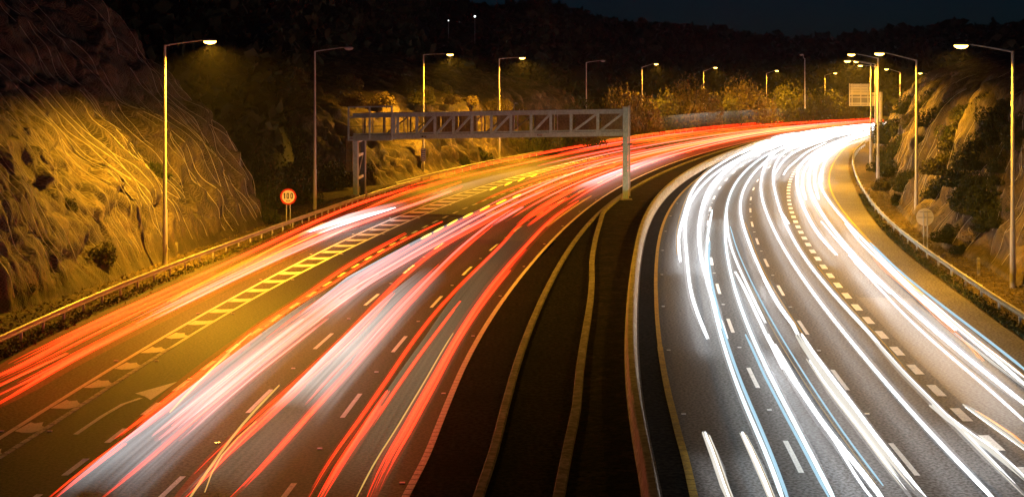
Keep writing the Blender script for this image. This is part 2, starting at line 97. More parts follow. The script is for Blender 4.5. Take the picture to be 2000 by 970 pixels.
TOE={'left': [(-40, 20), (-26.28, 60.83), (-25.64, 71.23), (-25.24, 71.69), (-24.53, 73.43), (-23.97, 77.17), (-23.74, 79.75), (-23.12, 81.91), (-22.48, 89.61), (-21.85, 94.97), (-21.08, 100.11), (-20.23, 105.83), (-19.6, 113), (-21.5, 119), (-27, 123), (-36, 125), (-60, 127)], 'left2': [(-75, 153), (-40, 150), (-22, 148), (-14.25, 152.22), (-12.57, 158.74), (-10.69, 165.03), (-7.62, 176.38), (-3.45, 191.59), (0.74, 205.78), (4.71, 217.88), (9, 236), (17, 262), (10, 285), (-30, 300)], 'right': [(75, 20), (29.03, 59.74), (28.57, 79.37), (28.79, 83.76), (29.6, 89.37), (29.66, 93.64), (29.64, 99.21), (30.97, 108.23), (32.57, 117.8), (35.76, 133.34), (39.44, 149.49), (44.89, 172.73), (50.86, 198.43), (57.73, 225.24), (65.86, 250.65), (110, 262), (130, 300)]}
LAMPS=[('left', (-21.75, 89.13, 0, 13.73, 2.76, 13.99, 1)), ('left', (-17.37, 125.32, 0, 13.89, 2.93, 14.17, 0)), ('left', (-10.43, 167.52, 0, 14.11, 3.08, 14.17, 1)), ('left', (-1.75, 194.95, 0, 13.89, 3.09, 14.04, 1)), ('left', (12.7, 243.33, 0, 13.75, 2.8, 14.01, 0)), ('left', (25.4, 277.8, 0, 13.1, 2.7, 13.7, 1)), ('left', (41.17, 305.83, 0, 12.33, 2.53, 13.1, 1)), ('left', (57.35, 320.54, 0, 11.88, 2.31, 12.46, 1)), ('left', (62.17, 301.96, 4.5, 15.04, -0.65, 15.8, 0)), ('left', (74.82, 340.16, 0, 11.39, 2.45, 11.88, 1)), ('right', (28.08, 79.75, 0, 13.21, -2.84, 13.55, 1)), ('right', (32.8, 115.35, 0, 13.04, -2.95, 13.58, 1)), ('right', (38.3, 148.82, 0, 13.55, -2.73, 13.93, 1)), ('right', (45.47, 180.19, 0, 13.1, -2.92, 13.49, 1)), ('right', (56.76, 222.24, 0, 13.36, -2.92, 13.76, 1)), ('right', (63.81, 248.78, 0, 13.07, -2.82, 13.25, 1)), ('right', (75.8, 277.8, 0, 12.1, -2.6, 12.7, 1)), ('right', (85.91, 290.0, 0, 11.48, -2.61, 11.9, 1))]
SHRUB_R=[(34.96, 114.0, 4.78, 1.89), (33.13, 104.0, 4.4, 1.5), (33.79, 102.25, 5.82, 1.55), (37.26, 119.25, 6.85, 1.46), (36.98, 113.5, 8.08, 1.63), (34.95, 102.75, 7.56, 1.48), (31.56, 98.5, 3.03, 1.28), (31.87, 95.0, 3.45, 1.57), (33.78, 97.25, 6.47, 1.26), (30.33, 97.75, 0.99, 1.2), (33.14, 110.25, 2.87, 1.19), (40.7, 149.75, 1.87, 1.72), (47.95, 181.25, 1.69, 1.83), (43.52, 156.0, 3.97, 1.68), (49.55, 178.75, 5.05, 2.19), (56.25, 209.75, 3.85, 2.27), (46.44, 161.25, 6.6, 1.97), (41.73, 138.0, 7.63, 1.79), (35.85, 103.75, 8.71, 1.64), (40.0, 127.0, 8.66, 1.83), (38.76, 145.5, 0.32, 1.36), (35.09, 128.25, 0.55, 1.02), (30.97, 93.0, 2.02, 0.8), (40.34, 137.5, 5.66, 1.19), (34.66, 97.25, 7.87, 1.26), (46.53, 155.75, 8.75, 1.91), (54.4, 192.5, 7.63, 2.36), (37.75, 112.75, 9.44, 1.62), (36.7, 128.25, 3.09, 1.02), (31.94, 91.0, 3.55, 0.79), (29.86, 94.25, 0.26, 0.68), (51.94, 193.25, 3.55, 2.37), (38.75, 121.0, 8.64, 1.16), (43.06, 158.5, 2.34, 1.62), (34.29, 95.5, 7.32, 1.06), (34.79, 104.75, 6.77, 0.68), (34.19, 94.75, 7.21, 0.83), (37.49, 110.25, 9.72, 1.28), (44.21, 148.0, 7.94, 1.66), (34.76, 97.5, 8.06, 1.07), (31.58, 96.25, 3.0, 1.19), (34.73, 104.5, 6.79, 1.33), (36.63, 113.25, 7.56, 0.88), (31.29, 92.75, 2.61, 0.98), (34.74, 97.75, 8.07, 1.23), (31.97, 98.5, 3.63, 1.33), (31.16, 91.25, 2.38, 0.63), (44.58, 149.5, 8.0, 1.18), (46.62, 170.75, 3.4, 1.71), (35.75, 126.75, 2.1, 1.47), (32.52, 98.75, 4.53, 1.03), (37.09, 132.25, 2.41, 0.98), (46.23, 153.75, 9.01, 1.58), (40.73, 131.5, 8.36, 1.37), (35.27, 110.5, 6.17, 1.21), (38.51, 120.25, 8.52, 1.16), (37.31, 134.5, 1.98, 1.26), (34.45, 104.75, 6.3, 0.83), (34.49, 96.75, 7.7, 0.73), (35.17, 96.75, 8.78, 1.0), (36.35, 103.5, 9.6, 1.11), (44.18, 165.75, 1.45, 2.09), (32.75, 96.0, 4.81, 0.73), (32.41, 98.0, 4.32, 1.03), (34.54, 105.0, 6.39, 1.19), (36.68, 111.75, 8.06, 1.12), (31.36, 95.5, 2.67, 0.63), (33.19, 96.5, 5.66, 0.93), (35.88, 112.75, 6.53, 1.45), (35.87, 127.25, 2.09, 0.98), (34.71, 98.5, 8.1, 0.93), (31.38, 94.0, 2.63, 0.91), (31.63, 97.0, 3.08, 0.88), (32.18, 98.25, 3.97, 1.13), (34.84, 98.0, 8.26, 0.74), (34.61, 95.5, 7.83, 0.8), (32.31, 100.0, 4.01, 0.78)]
SHRUB_L=[(-24.13, 82.75, 1.57, 1.37), (-20.13, 113.0, 0.69, 1.14), (-23.77, 92.75, 2.38, 0.8), (-24.95, 99.0, 5.3, 1.21), (-26.05, 77.0, 2.91, 1.0), (-26.13, 82.5, 4.34, 0.89), (-24.22, 108.5, 6.22, 1.41), (-25.4, 73.5, 0.94, 0.63)]
SHRUB_L2=[(-4.81, 191.0, 1.48, 2.06), (0.75, 209.0, 1.24, 2.71), (3.94, 219.0, 1.28, 2.37), (-16.52, 153.0, 1.65, 2.2), (-6.24, 182.5, 0.31, 1.18)]
SHRUB_PALE=(30.44, 93.75, 1.2, 0.74)
ROADSIDE=[(22.56, 274.84, 9.89, 8.51), (30.14, 283.8, 7.36, 5.93), (37.6, 298.42, 12.89, 8.16), (45.83, 309.05, 8.01, 6.67), (52.81, 317.55, 13.26, 8.23), (62.89, 326.54, 10.58, 7.29), (72.58, 336.06, 12.1, 7.02), (78.96, 342.73, 8.64, 5.43), (9.61, 222.47, 8.81, 5.61), (4.67, 209.27, 5.73, 4.22)]
ARROW={'shaft': [(-14.59, 47.35), (-14.39, 47.02), (-13.62, 52.33), (-13.87, 52.91)], 'shaftc': [(-14.5, 47.22), (-14.33, 49.76), (-14.1, 51.52), (-13.7, 52.5)], 'head': [(-13.01, 55.28), (-13.26, 52.17), (-13.61, 52.75), (-14.11, 53.25)]}
SIGN100=(-17.6, 111.87)
SIGNBACK=(28.32, 97.47)
POSTS=[(-22.14, 93.9), (27.75, 84.61), (35.0, 139.48), (-13.36, 130.22)]
GANTRY=((-15.17, 137.75), (-14.91, 141.86), (10.61, 133.34), (11.26, 137.19))
BLURS=[('wide grey blue blur of a vehicle at the bottom left', [(36.59, 3.737), (37.96, 3.713), (44.65, 3.682), (51.46, 3.692), (61.19, 3.705), (71.67, 3.717)], 1.9, 0.3, 0.9, 'grey'), ('white blur of a vehicle in the second lane with a sharp lower end', [(45.89, 4.665), (46.85, 4.679), (58.35, 4.705), (70.86, 4.701), (79.47, 4.75)], 1.7, 0.3, 0.9, 'white'), ('dim grey blur of a vehicle in the second lane at the bottom edge', [(36.59, 4.646), (38.14, 4.641), (43.72, 4.664), (52.32, 4.7)], 1.8, 0.3, 0.9, 'dim'), ('olive grey blur of a vehicle in the third lane', [(36.17, 5.665), (39.0, 5.664), (44.97, 5.633), (59.23, 5.691), (87.69, 5.575), (108.25, 5.619)], 1.6, 0.3, 0.9, 'olive'), ('short white blur of a vehicle in the slip lane right of the speed sign', [(96.29, 0.813), (109.0, 0.814), (119.81, 1.023)], 1.6, 0.3, 0.9, 'white'), ('blue white blur of a vehicle in the third lane left of the gantry column', [(133.01, 5.447), (141.4, 5.545), (158.54, 5.694), (194.98, 6.179)], 1.5, 0.3, 1.0, 'blue'), ('pinkish grey blur of vehicles in the middle left lane', [(63.03, 3.835), (76.01, 3.762), (95.71, 4.051), (114.99, 4.293)], 1.6, 0.3, 0.9, 'grey'), ('faint white blur of a vehicle in the far slip lane under the gantry', [(124.08, 1.539), (137.68, 1.686), (154.64, 2.148), (171.54, 2.312)], 1.5, 0.3, 0.9, 'dim'), ('long grey blur of a bus high behind the red trails at the bend', [(268, 0.12), (300, 0.12), (345, 0.12)], 2.4, 0.8, 3.0, 'bus')]
YG = np.array(YG)
def cspline(xs, ys):
    xs = np.asarray(xs, float); ys = np.asarray(ys, float); n = len(xs)
    if n < 3: return lambda q: np.interp(q, xs, ys)
    h = np.diff(xs); A = np.zeros((n, n)); b = np.zeros(n); A[0, 0] = A[-1, -1] = 1
    for i in range(1, n - 1):
        A[i, i-1] = h[i-1]; A[i, i] = 2*(h[i-1] + h[i]); A[i, i+1] = h[i]
        b[i] = 6*((ys[i+1]-ys[i])/h[i] - (ys[i]-ys[i-1])/h[i-1])
    m = np.linalg.solve(A, b)
    def f(q):
        q = np.asarray(q, float); i = np.clip(np.searchsorted(xs, q) - 1, 0, n - 2)
        d = q - xs[i]; H_ = h[i]
        return ys[i] + d*((ys[i+1]-ys[i])/H_ - H_*(2*m[i]+m[i+1])/6) + d*d*m[i]/2 + d**3*(m[i+1]-m[i])/(6*H_)
    return f
SP = {k: cspline(YG, v) for k, v in REF.items()}
def rx(k, y, off=0.0):
    return SP[k](y) + off
LORD = ['guard', 'L1', 'L2', 'LA', 'LB', 'LC', 'L5']
def lane_x(u, y):
    i = min(max(int(math.floor(u)), 0), 5); a = float(SP[LORD[i]](y)); b = float(SP[LORD[i+1]](y))
    return a + (b - a)*(u - i)
RORD = ['R0', 'R1', 'R2', 'R3', 'R4']
def rlane_x(u, y):
    i = min(max(int(math.floor(u)), 0), 3); a = float(SP[RORD[i]](y)); b = float(SP[RORD[i+1]](y))
    return a + (b - a)*(u - i)
def ys_between(a, b, step=2.0):
    out = [a]; y = a
    while y < b - 1e-6:
        y = min(b, y + step*(1 + max(0, y)/60)); out.append(y)
    return out

# ---------------------------------------------------------------- mesh helpers
class MB:
    def __init__(s): s.v = []; s.f = []; s.uv = []
    def add(s, vs, fs):
        o = len(s.v); s.v += [tuple(map(float, p)) for p in vs]; s.f += [tuple(i + o for i in q) for q in fs]
    def box(s, c, sz, rz=0.0):
        x, y, z = sz[0]/2, sz[1]/2, sz[2]/2; cs, sn = math.cos(rz), math.sin(rz)
        P = [(a*x, b*y, d*z) for d in (-1, 1) for a, b in ((-1,-1),(1,-1),(1,1),(-1,1))]
        s.add([(c[0]+p[0]*cs-p[1]*sn, c[1]+p[0]*sn+p[1]*cs, c[2]+p[2]) for p in P],
              [(3,2,1,0),(4,5,6,7),(0,1,5,4),(1,2,6,5),(2,3,7,6),(3,0,4,7)])
    def bar(s, a, b, w, h=None):
        h = h or w; a = Vector(a); b = Vector(b); d = (b-a).normalized()
        up = Vector((0,0,1)) if abs(d.z) < .95 else Vector((0,1,0))
        sx = d.cross(up).normalized()*w/2; sy = sx.normalized().cross(d).normalized()*h/2
        P = [a-sx-sy, a+sx-sy, a+sx+sy, a-sx+sy, b-sx-sy, b+sx-sy, b+sx+sy, b-sx+sy]
        s.add(P, [(0,1,2,3),(7,6,5,4),(1,0,4,5),(2,1,5,6),(3,2,6,7),(0,3,7,4)])
    def tube(s, pts, rad, n=8, cap=True):
        pts = [Vector(p) for p in pts]; m = len(pts)
        if not hasattr(rad, '__len__'): rad = [rad]*m
        o = len(s.v)
        for i, p in enumerate(pts):
            d = (pts[min(i+1, m-1)] - pts[max(i-1, 0)]).normalized()
            up = Vector((0,0,1)) if abs(d.z) < .9 else Vector((0,1,0))
            a = d.cross(up).normalized(); b = a.cross(d)
            for k in range(n):
                t = 2*math.pi*k/n + math.pi/n
                q = p + a*math.cos(t)*rad[i] + b*math.sin(t)*rad[i]; s.v.append((q.x, q.y, q.z))
        for i in range(m-1):
            for k in range(n):
                s.f.append((o+i*n+k, o+i*n+(k+1)%n, o+(i+1)*n+(k+1)%n, o+(i+1)*n+k))
        if cap:
            for e, rv in ((0, True), (m-1, False)):
                q = len(s.v); s.v += s.v[o+e*n:o+e*n+n]; f = tuple(q+k for k in range(n)); s.f.append(f[::-1] if rv else f)
    def sweep(s, pts, prof, closed=False):
        # profile (sideways, up) carried along a ground line
        m = len(pts); n = len(prof); o = len(s.v)
        for i in range(m):
            a = Vector(pts[max(i-1,0)][:2]); b = Vector(pts[min(i+1,m-1)][:2]); d = (b-a).normalized()
            nx, ny = d.y, -d.x
            for u, w in prof: s.v.append((pts[i][0]+nx*u, pts[i][1]+ny*u, pts[i][2]+w))
        for i in range(m-1):
            for k in range(n if closed else n-1):
                s.f.append((o+i*n+k, o+i*n+(k+1)%n, o+(i+1)*n+(k+1)%n, o+(i+1)*n+k))
        if closed:
            s.f.append(tuple(o+k for k in range(n))); s.f.append(tuple(o+(m-1)*n+k for k in range(n))[::-1])
    def ell(s, c, r, n=12, m=7, zlo=-1.0, zhi=1.0):
        o = len(s.v)
        for j in range(m+1):
            z = zlo + (zhi-zlo)*j/m; q = math.sqrt(max(0, 1-z*z))
            for k in range(n):
                t = 2*math.pi*k/n; s.v.append((c[0]+r[0]*q*math.cos(t), c[1]+r[1]*q*math.sin(t), c[2]+r[2]*z))
        for j in range(m):
            for k in range(n): s.f.append((o+j*n+k, o+j*n+(k+1)%n, o+(j+1)*n+(k+1)%n, o+(j+1)*n+k))
        s.f.append(tuple(o+k for k in range(n))[::-1]); s.f.append(tuple(o+m*n+k for k in range(n)))
    def disc(s, c, r, y0, y1, n=32):
        o = len(s.v)
        for yy in (y0, y1):
            for k in range(n):
                t = 2*math.pi*k/n; s.v.append((c[0]+r*math.cos(t), c[1]+yy, c[2]+r*math.sin(t)))
        s.f.append(tuple(o+k for k in range(n))); s.f.append(tuple(o+n+k for k in range(n))[::-1])
        for k in range(n): s.f.append((o+k, o+n+k, o+n+(k+1)%n, o+(k+1)%n))
    def poly(s, pts): s.add(pts, [tuple(range(len(pts)))])
    def build(s, name, mat, parent=None, smooth=False):
        me = bpy.data.meshes.new(name); off = parent_loc(parent)
        me.from_pydata([(a-off[0], b-off[1], c-off[2]) for a, b, c in s.v], [], s.f)
        if mat: me.materials.append(mat)
        if smooth: me.polygons.foreach_set('use_smooth', [True]*len(me.polygons))
        me.update()
        o = bpy.data.objects.new(name, me); COL.objects.link(o)
        if parent: o.parent = parent
        return o
def parent_loc(p):
    v = Vector((0,0,0))
    while p: v = v + p.location; p = p.parent
    return v
def tag(o, label=None, cat=None, group=None, kind=None):
    if label: o['label'] = label
    if cat: o['category'] = cat
    if group: o['group'] = group
    if kind: o['kind'] = kind
    return o
def empty(name, loc, label, cat, group=None):
    o = bpy.data.objects.new(name, None); o.empty_display_size = .3; COL.objects.link(o); o.location = loc
    return tag(o, label, cat, group)

# ---------------------------------------------------------------- materials
def mat(name, base, rough=.7, metal=0.0, spec=.5):
    m = bpy.data.materials.new(name); m.use_nodes = True; b = m.node_tree.nodes['Principled BSDF']
    b.inputs['Base Color'].default_value = (*base, 1); b.inputs['Roughness'].default_value = rough
    b.inputs['Metallic'].default_value = metal; b.inputs['Specular IOR Level'].default_value = spec
    return m
def N(m, t, **kw):
    n = m.node_tree.nodes.new(t)
    for k, v in kw.items():
        if k in n.inputs: n.inputs[k].default_value = v
        else: setattr(n, k, v)
    return n
def L(m, a, b): m.node_tree.links.new(a, b)
def ramp(m, fac, stops):
    r = N(m, 'ShaderNodeValToRGB'); L(m, fac, r.inputs[0]); e = r.color_ramp.elements
    while len(e) < len(stops): e.new(.5)
    for q, (p, c) in zip(e, stops): q.position = p; q.color = (*c, 1)
    return r
def noisy(name, stops, scale=1.0, detail=6, rough=.75, bump=0.0, bscale=8.0, metal=0.0, spec=.5, stretch=None, speck=None, dist=.05):
    m = mat(name, (0.5,)*3, rough, metal, spec); b = m.node_tree.nodes['Principled BSDF']
    tc = N(m, 'ShaderNodeTexCoord'); src = tc.outputs['Object']
    if stretch:
        mp = N(m, 'ShaderNodeMapping'); mp.inputs['Scale'].default_value = stretch; L(m, src, mp.inputs[0]); s2 = mp.outputs[0]
    else: s2 = src
    n = N(m, 'ShaderNodeTexNoise', Scale=scale, Detail=detail, Roughness=.62); L(m, s2, n.inputs['Vector'])
    r = ramp(m, n.outputs[0], stops); col = r.outputs[0]
    if speck:
        n2 = N(m, 'ShaderNodeTexNoise', Scale=speck[0], Detail=2.0); L(m, src, n2.inputs['Vector'])
        r2 = ramp(m, n2.outputs[0], [(.40, (1-speck[1],)*3), (.60, (1+speck[1],)*3)])
        mx = N(m, 'ShaderNodeMix', data_type='RGBA', blend_type='MULTIPLY'); mx.inputs[0].default_value = 1
        L(m, col, mx.inputs[6]); L(m, r2.outputs[0], mx.inputs[7]); col = mx.outputs[2]
    L(m, col, b.inputs['Base Color'])
    if bump:
        n3 = N(m, 'ShaderNodeTexNoise', Scale=bscale, Detail=5.0); L(m, src, n3.inputs['Vector'])
        bp = N(m, 'ShaderNodeBump', Strength=bump, Distance=dist); L(m, n3.outputs[0], bp.inputs['Height']); L(m, bp.outputs[0], b.inputs['Normal'])
    return m
def emit(name, col, strength):
    m = bpy.data.materials.new(name); m.use_nodes = True; t = m.node_tree; t.nodes.clear()
    e = t.nodes.new('ShaderNodeEmission'); e.inputs[0].default_value = (*col, 1); e.inputs[1].default_value = strength
    o = t.nodes.new('ShaderNodeOutputMaterial'); t.links.new(e.outputs[0], o.inputs[0]); return m

M = {}
M['asphalt'] = noisy('asphalt', [(.3, (.044,.042,.039)), (.7, (.064,.061,.056))], .35, 8, .66, .5, 38, speck=(9, .85), stretch=(1, .18, 1), dist=.03, spec=.35)
M['asphalt_right'] = noisy('cool_grey_asphalt', [(.3, (.050,.052,.055)), (.7, (.073,.076,.080))], .35, 8, .62, .5, 38, speck=(9, .85), stretch=(1, .18, 1), dist=.03, spec=.4)
M['asphalt_dark'] = noisy('dark_resurfaced_asphalt', [(.3, (.020,.019,.018)), (.7, (.036,.034,.031))], .4, 8, .60, .8, 30, speck=(9, .85), stretch=(1, .15, 1), dist=.03, spec=.3)
M['asphalt_gloss'] = noisy('worn_polished_asphalt', [(.3, (.050,.051,.052)), (.7, (.074,.075,.076))], .4, 8, .56, .5, 30, speck=(9, .7), stretch=(1, .15, 1), dist=.015)
M['shoulder'] = noisy('concrete_shoulder', [(.3, (.11,.10,.085)), (.7, (.17,.155,.13))], .5, 8, .8, .5, 20, speck=(9, .6), dist=.02)
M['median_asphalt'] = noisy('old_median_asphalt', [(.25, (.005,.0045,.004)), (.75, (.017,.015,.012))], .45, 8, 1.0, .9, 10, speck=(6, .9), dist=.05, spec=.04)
M['concrete'] = noisy('weathered_concrete', [(.25, (.20,.18,.15)), (.75, (.42,.39,.34))], .9, 9, .85, .4, 14, speck=(5, .25), dist=.015)
M['kerb'] = noisy('stained_kerb_concrete', [(.25, (.14,.12,.09)), (.75, (.30,.27,.21))], 1.1, 9, .88, .4, 14, speck=(5, .3), dist=.015)
M['paint'] = noisy('worn_white_road_paint', [(.28, (.42,.40,.36)), (.42, (.74,.72,.68)), (.8, (.82,.80,.77))], 3.0, 8, .6, .25, 30, speck=(18, .15), dist=.008)
M['paint_old'] = noisy('flaking_white_road_paint', [(.33, (.12,.11,.10)), (.44, (.50,.48,.43)), (.8, (.66,.63,.58))], 2.2, 9, .65, .25, 30, speck=(14, .3), dist=.008)
M['paint_yellow'] = noisy('worn_yellow_road_paint', [(.32, (.30,.18,.03)), (.55, (.55,.34,.04)), (.8, (.62,.40,.06))], 2.2, 8, .62, .25, 30, speck=(14, .2), dist=.008)
M['soil'] = noisy('dry_soil_and_leaf_litter', [(.30, (.030,.020,.010)), (.50, (.085,.060,.032)), (.68, (.17,.125,.07))], 1.6, 10, .95, .9, 9, speck=(7, .6), dist=.10)
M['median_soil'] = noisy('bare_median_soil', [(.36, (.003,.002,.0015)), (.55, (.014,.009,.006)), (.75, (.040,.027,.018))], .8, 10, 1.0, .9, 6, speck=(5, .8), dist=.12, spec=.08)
M['steel'] = noisy('galvanised_steel', [(.3, (.36,.36,.35)), (.7, (.52,.52,.50))], 2.0, 6, .5, metal=.2)
M['rail'] = noisy('weathered_galvanised_rail', [(.3, (.30,.29,.27)), (.7, (.52,.51,.48))], 1.2, 7, .42, metal=.15)
M['post'] = noisy('galvanised_rail_post', [(.3, (.42,.42,.40)), (.7, (.62,.62,.60))], 2.0, 6, .55, metal=.2)
M['pole'] = noisy('galvanised_lamp_pole', [(.3, (.46,.46,.43)), (.7, (.62,.62,.58))], .8, 7, .5)
M['head'] = noisy('lamp_housing', [(.3, (.30,.30,.30)), (.7, (.42,.42,.42))], 3, 5, .5)
M['gantry'] = noisy('headlit_gantry_paint', [(.3, (.34,.54,.58)), (.7, (.45,.66,.70))], 1.0, 7, .55, speck=(6, .12))  # bluish tint in the paint stands in for white headlight light on the steel
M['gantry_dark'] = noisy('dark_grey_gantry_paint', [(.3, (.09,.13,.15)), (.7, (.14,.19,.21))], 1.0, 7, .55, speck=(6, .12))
M['panel'] = noisy('olive_backed_sign_panel', [(.3, (.16,.15,.07)), (.7, (.27,.25,.13))], 1.2, 8, .6, speck=(6, .2))
M['board'] = noisy('bare_aluminium_sign_back', [(.3, (.60,.55,.40)), (.7, (.76,.70,.54))], .9, 7, .6)
M['board_dark'] = noisy('recessed_sign_back', [(.3, (.20,.19,.15)), (.7, (.32,.30,.25))], .9, 7, .6)
M['red'] = mat('red_sign_sheeting', (.62,.02,.015), .4)
M['white'] = mat('white_sign_sheeting', (.80,.78,.74), .45)
M['black'] = mat('black_lettering', (.012,.012,.012), .5)
M['blue'] = mat('blue_plate', (.03,.06,.28), .5)
M['bark'] = noisy('bark', [(.3, (.035,.025,.015)), (.7, (.10,.075,.05))], 6, 8, .9, .6, 20, dist=.02)
M['unlit'] = mat('unlit_lamp_glass', (.55,.56,.55), .15)
M['lens'] = emit('lit_sodium_lens', (1.0, .56, .10), 16)
M['far_white'] = emit('far_white_lamp', (.9, 1.0, .95), 4)
M['far_orange'] = emit('far_orange_lamp', (1.0, .55, .12), 3)
def foliage(name, a, b, c):
    m = noisy(name, [(.3, a), (.5, b), (.7, c)], .9, 4, .7, spec=.25); return m
M['leaf_dark'] = foliage('dark_evergreen_leaves', (.022,.030,.010), (.045,.055,.016), (.075,.080,.024))
M['leaf_olive'] = foliage('olive_leaves', (.040,.040,.012), (.085,.080,.024), (.13,.115,.036))
M['leaf_brown'] = foliage('lamplit_and_dry_leaves', (.075,.056,.017), (.165,.122,.040), (.26,.195,.072))  # dry brown, with lamplight gold put into the colour for the roadside crowns
M['leaf_pale'] = foliage('pale_dry_leaves', (.22,.17,.09), (.34,.27,.15), (.42,.34,.20))
M['forest'] = foliage('dark_forest_canopy', (.018,.022,.009), (.032,.038,.014), (.050,.056,.020))
M['grass'] = foliage('verge_grass', (.030,.040,.010), (.065,.075,.020), (.11,.11,.035))

def rockmat(name, dark, mid, lite, net=True, axis='Y'):
    m = mat(name, mid, .9); b = m.node_tree.nodes['Principled BSDF']
    tc = N(m, 'ShaderNodeTexCoord')
    mp = N(m, 'ShaderNodeMapping'); mp.inputs['Scale'].default_value = (1.0, 1.6, .55); L(m, tc.outputs['Object'], mp.inputs[0])
    n = N(m, 'ShaderNodeTexNoise', Scale=.42, Detail=12.0, Roughness=.72, Distortion=.6); L(m, mp.outputs[0], n.inputs['Vector'])
    r = ramp(m, n.outputs[0], [(.36, dark), (.50, mid), (.63, lite)])
    n2 = N(m, 'ShaderNodeTexNoise', Scale=5.0, Detail=6.0, Roughness=.7); L(m, tc.outputs['Object'], n2.inputs['Vector'])
    r2 = ramp(m, n2.outputs[0], [(.35, (.45,.45,.45)), (.65, (1.25,1.2,1.1))])
    mx = N(m, 'ShaderNodeMix', data_type='RGBA', blend_type='MULTIPLY'); mx.inputs[0].default_value = 1
    L(m, r.outputs[0], mx.inputs[6]); L(m, r2.outputs[0], mx.inputs[7]); col = mx.outputs[2]
    if net:
        at = N(m, 'ShaderNodeAttribute', attribute_name='crease')
        m2 = N(m, 'ShaderNodeMix', data_type='RGBA'); m2.inputs[7].default_value = (.34,.31,.25,1)
        L(m, at.outputs['Fac'], m2.inputs[0]); L(m, col, m2.inputs[6]); col = m2.outputs[2]
        # woven wire: two sets of fine diagonal strands
        sx = N(m, 'ShaderNodeSeparateXYZ'); L(m, tc.outputs['Object'], sx.inputs[0])
        prods = []
        for sg in (1, -1):
            mm = N(m, 'ShaderNodeMath', operation='MULTIPLY_ADD'); L(m, sx.outputs[axis], mm.inputs[0]); mm.inputs[1].default_value = sg*1.25; L(m, sx.outputs['Z'], mm.inputs[2])
            m3 = N(m, 'ShaderNodeMath', operation='MULTIPLY'); L(m, mm.outputs[0], m3.inputs[0]); m3.inputs[1].default_value = 5.2
            m4 = N(m, 'ShaderNodeMath', operation='PINGPONG'); L(m, m3.outputs[0], m4.inputs[0]); m4.inputs[1].default_value = .5
            m5 = N(m, 'ShaderNodeMath', operation='LESS_THAN'); L(m, m4.outputs[0], m5.inputs[0]); m5.inputs[1].default_value = .13
            prods.append(m5)
        mxx = N(m, 'ShaderNodeMath', operation='MAXIMUM'); L(m, prods[0].outputs[0], mxx.inputs[0]); L(m, prods[1].outputs[0], mxx.inputs[1])
        fc = N(m, 'ShaderNodeMath', operation='MULTIPLY'); L(m, mxx.outputs[0], fc.inputs[0]); fc.inputs[1].default_value = .55
        m6 = N(m, 'ShaderNodeMix', data_type='RGBA'); m6.inputs[7].default_value = (.17,.15,.115,1)
        L(m, fc.outputs[0], m6.inputs[0]); L(m, col, m6.inputs[6]); col = m6.outputs[2]
    L(m, col, b.inputs['Base Color'])
    bp = N(m, 'ShaderNodeBump', Strength=.9, Distance=.25); L(m, n.outputs[0], bp.inputs['Height'])
    b2 = N(m, 'ShaderNodeBump', Strength=.7, Distance=.06); L(m, n2.outputs[0], b2.inputs['Height']); L(m, bp.outputs[0], b2.inputs['Normal'])
    L(m, b2.outputs[0], b.inputs['Normal'])
    return m
M['rope'] = mat('galvanised_lacing_rope', (.46,.43,.36), .6)
M['rock_net'] = rockmat('netted_rock', (.004,.003,.002), (.034,.023,.013), (.125,.09,.052))
M['rock_right'] = rockmat('pale_netted_rock', (.010,.007,.004), (.10,.072,.04), (.26,.195,.115))
M['rock'] = rockmat('bare_rock', (.008,.005,.003), (.050,.035,.019), (.20,.15,.09), net=False)

# ---------------------------------------------------------------- ground and roads
g = MB(); g.poly([(-800,-300,-.06),(800,-300,-.06),(800,800,-.06),(-800,800,-.06)])
tag(g.build('ground', M['soil']), kind='structure')
def strip(name, ka, kb, y0, y1, z, m, oa=0, ob=0, parent=None, nx=2):
    mb = MB(); ys = ys_between(y0, y1); n = len(ys)
    for y in ys:
        a = float(rx(ka, y, oa)); b = float(rx(kb, y, ob))
        for k in range(nx+1): mb.v.append((a+(b-a)*k/nx, y, z))
    for i in range(n-1):
        for k in range(nx):
            o = i*(nx+1)+k; mb.f.append((o, o+1, o+nx+2, o+nx+1))
    return mb.build(name, m, parent)
left_road = tag(strip('left_carriageway', 'guard', 'K1', -35, 395, 0, M['asphalt'], .9, 0), kind='structure')
right_road = tag(strip('right_carriageway', 'B', 'R4', -35, 395, 0, M['asphalt_right'], .25, 0), kind='structure')
shoulder = tag(strip('paved_shoulder', 'R4', 'R5', -35, 395, .004, M['shoulder'], -.02, 0), kind='structure')
# newer dark surface on the near half of the left carriageway, joint across the lanes
mb = MB(); ys = ys_between(-35, 103.6, 2)
for y in ys:
    a, b = lane_x(2.06, y), lane_x(5.995, y)
    for k in range(9): mb.v.append((a+(b-a)*k/8, y + (1.9 - .62*k)*min(1, max(0, (y-80)/23.6)), .004))
for i in range(len(ys)-1):
    for k in range(8): o = i*9+k; mb.f.append((o, o+1, o+10, o+9))
mb.build('dark_resurfaced_strip', M['asphalt_dark'], left_road)
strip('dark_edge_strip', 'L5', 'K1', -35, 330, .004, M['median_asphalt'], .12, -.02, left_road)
mb = MB(); ys = ys_between(-35, 76.1, 2)
for y in ys:
    a, b = rlane_x(3.12, y), rlane_x(3.86, y); mb.v += [(a, y, .004), (b, y + (-.4 if y > 76 else 0), .004)]
for i in range(len(ys)-1): mb.f.append((2*i, 2*i+1, 2*i+3, 2*i+2))
mb.build('polished_wheel_track', M['asphalt_gloss'], right_road)
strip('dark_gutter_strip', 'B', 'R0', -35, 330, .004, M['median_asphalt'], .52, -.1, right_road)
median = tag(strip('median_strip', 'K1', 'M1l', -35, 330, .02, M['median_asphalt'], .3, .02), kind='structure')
planted = tag(strip('planted_median', 'M1l', 'B', -35, 330, .10, M['median_soil'], .28, .02, nx=6), kind='structure')
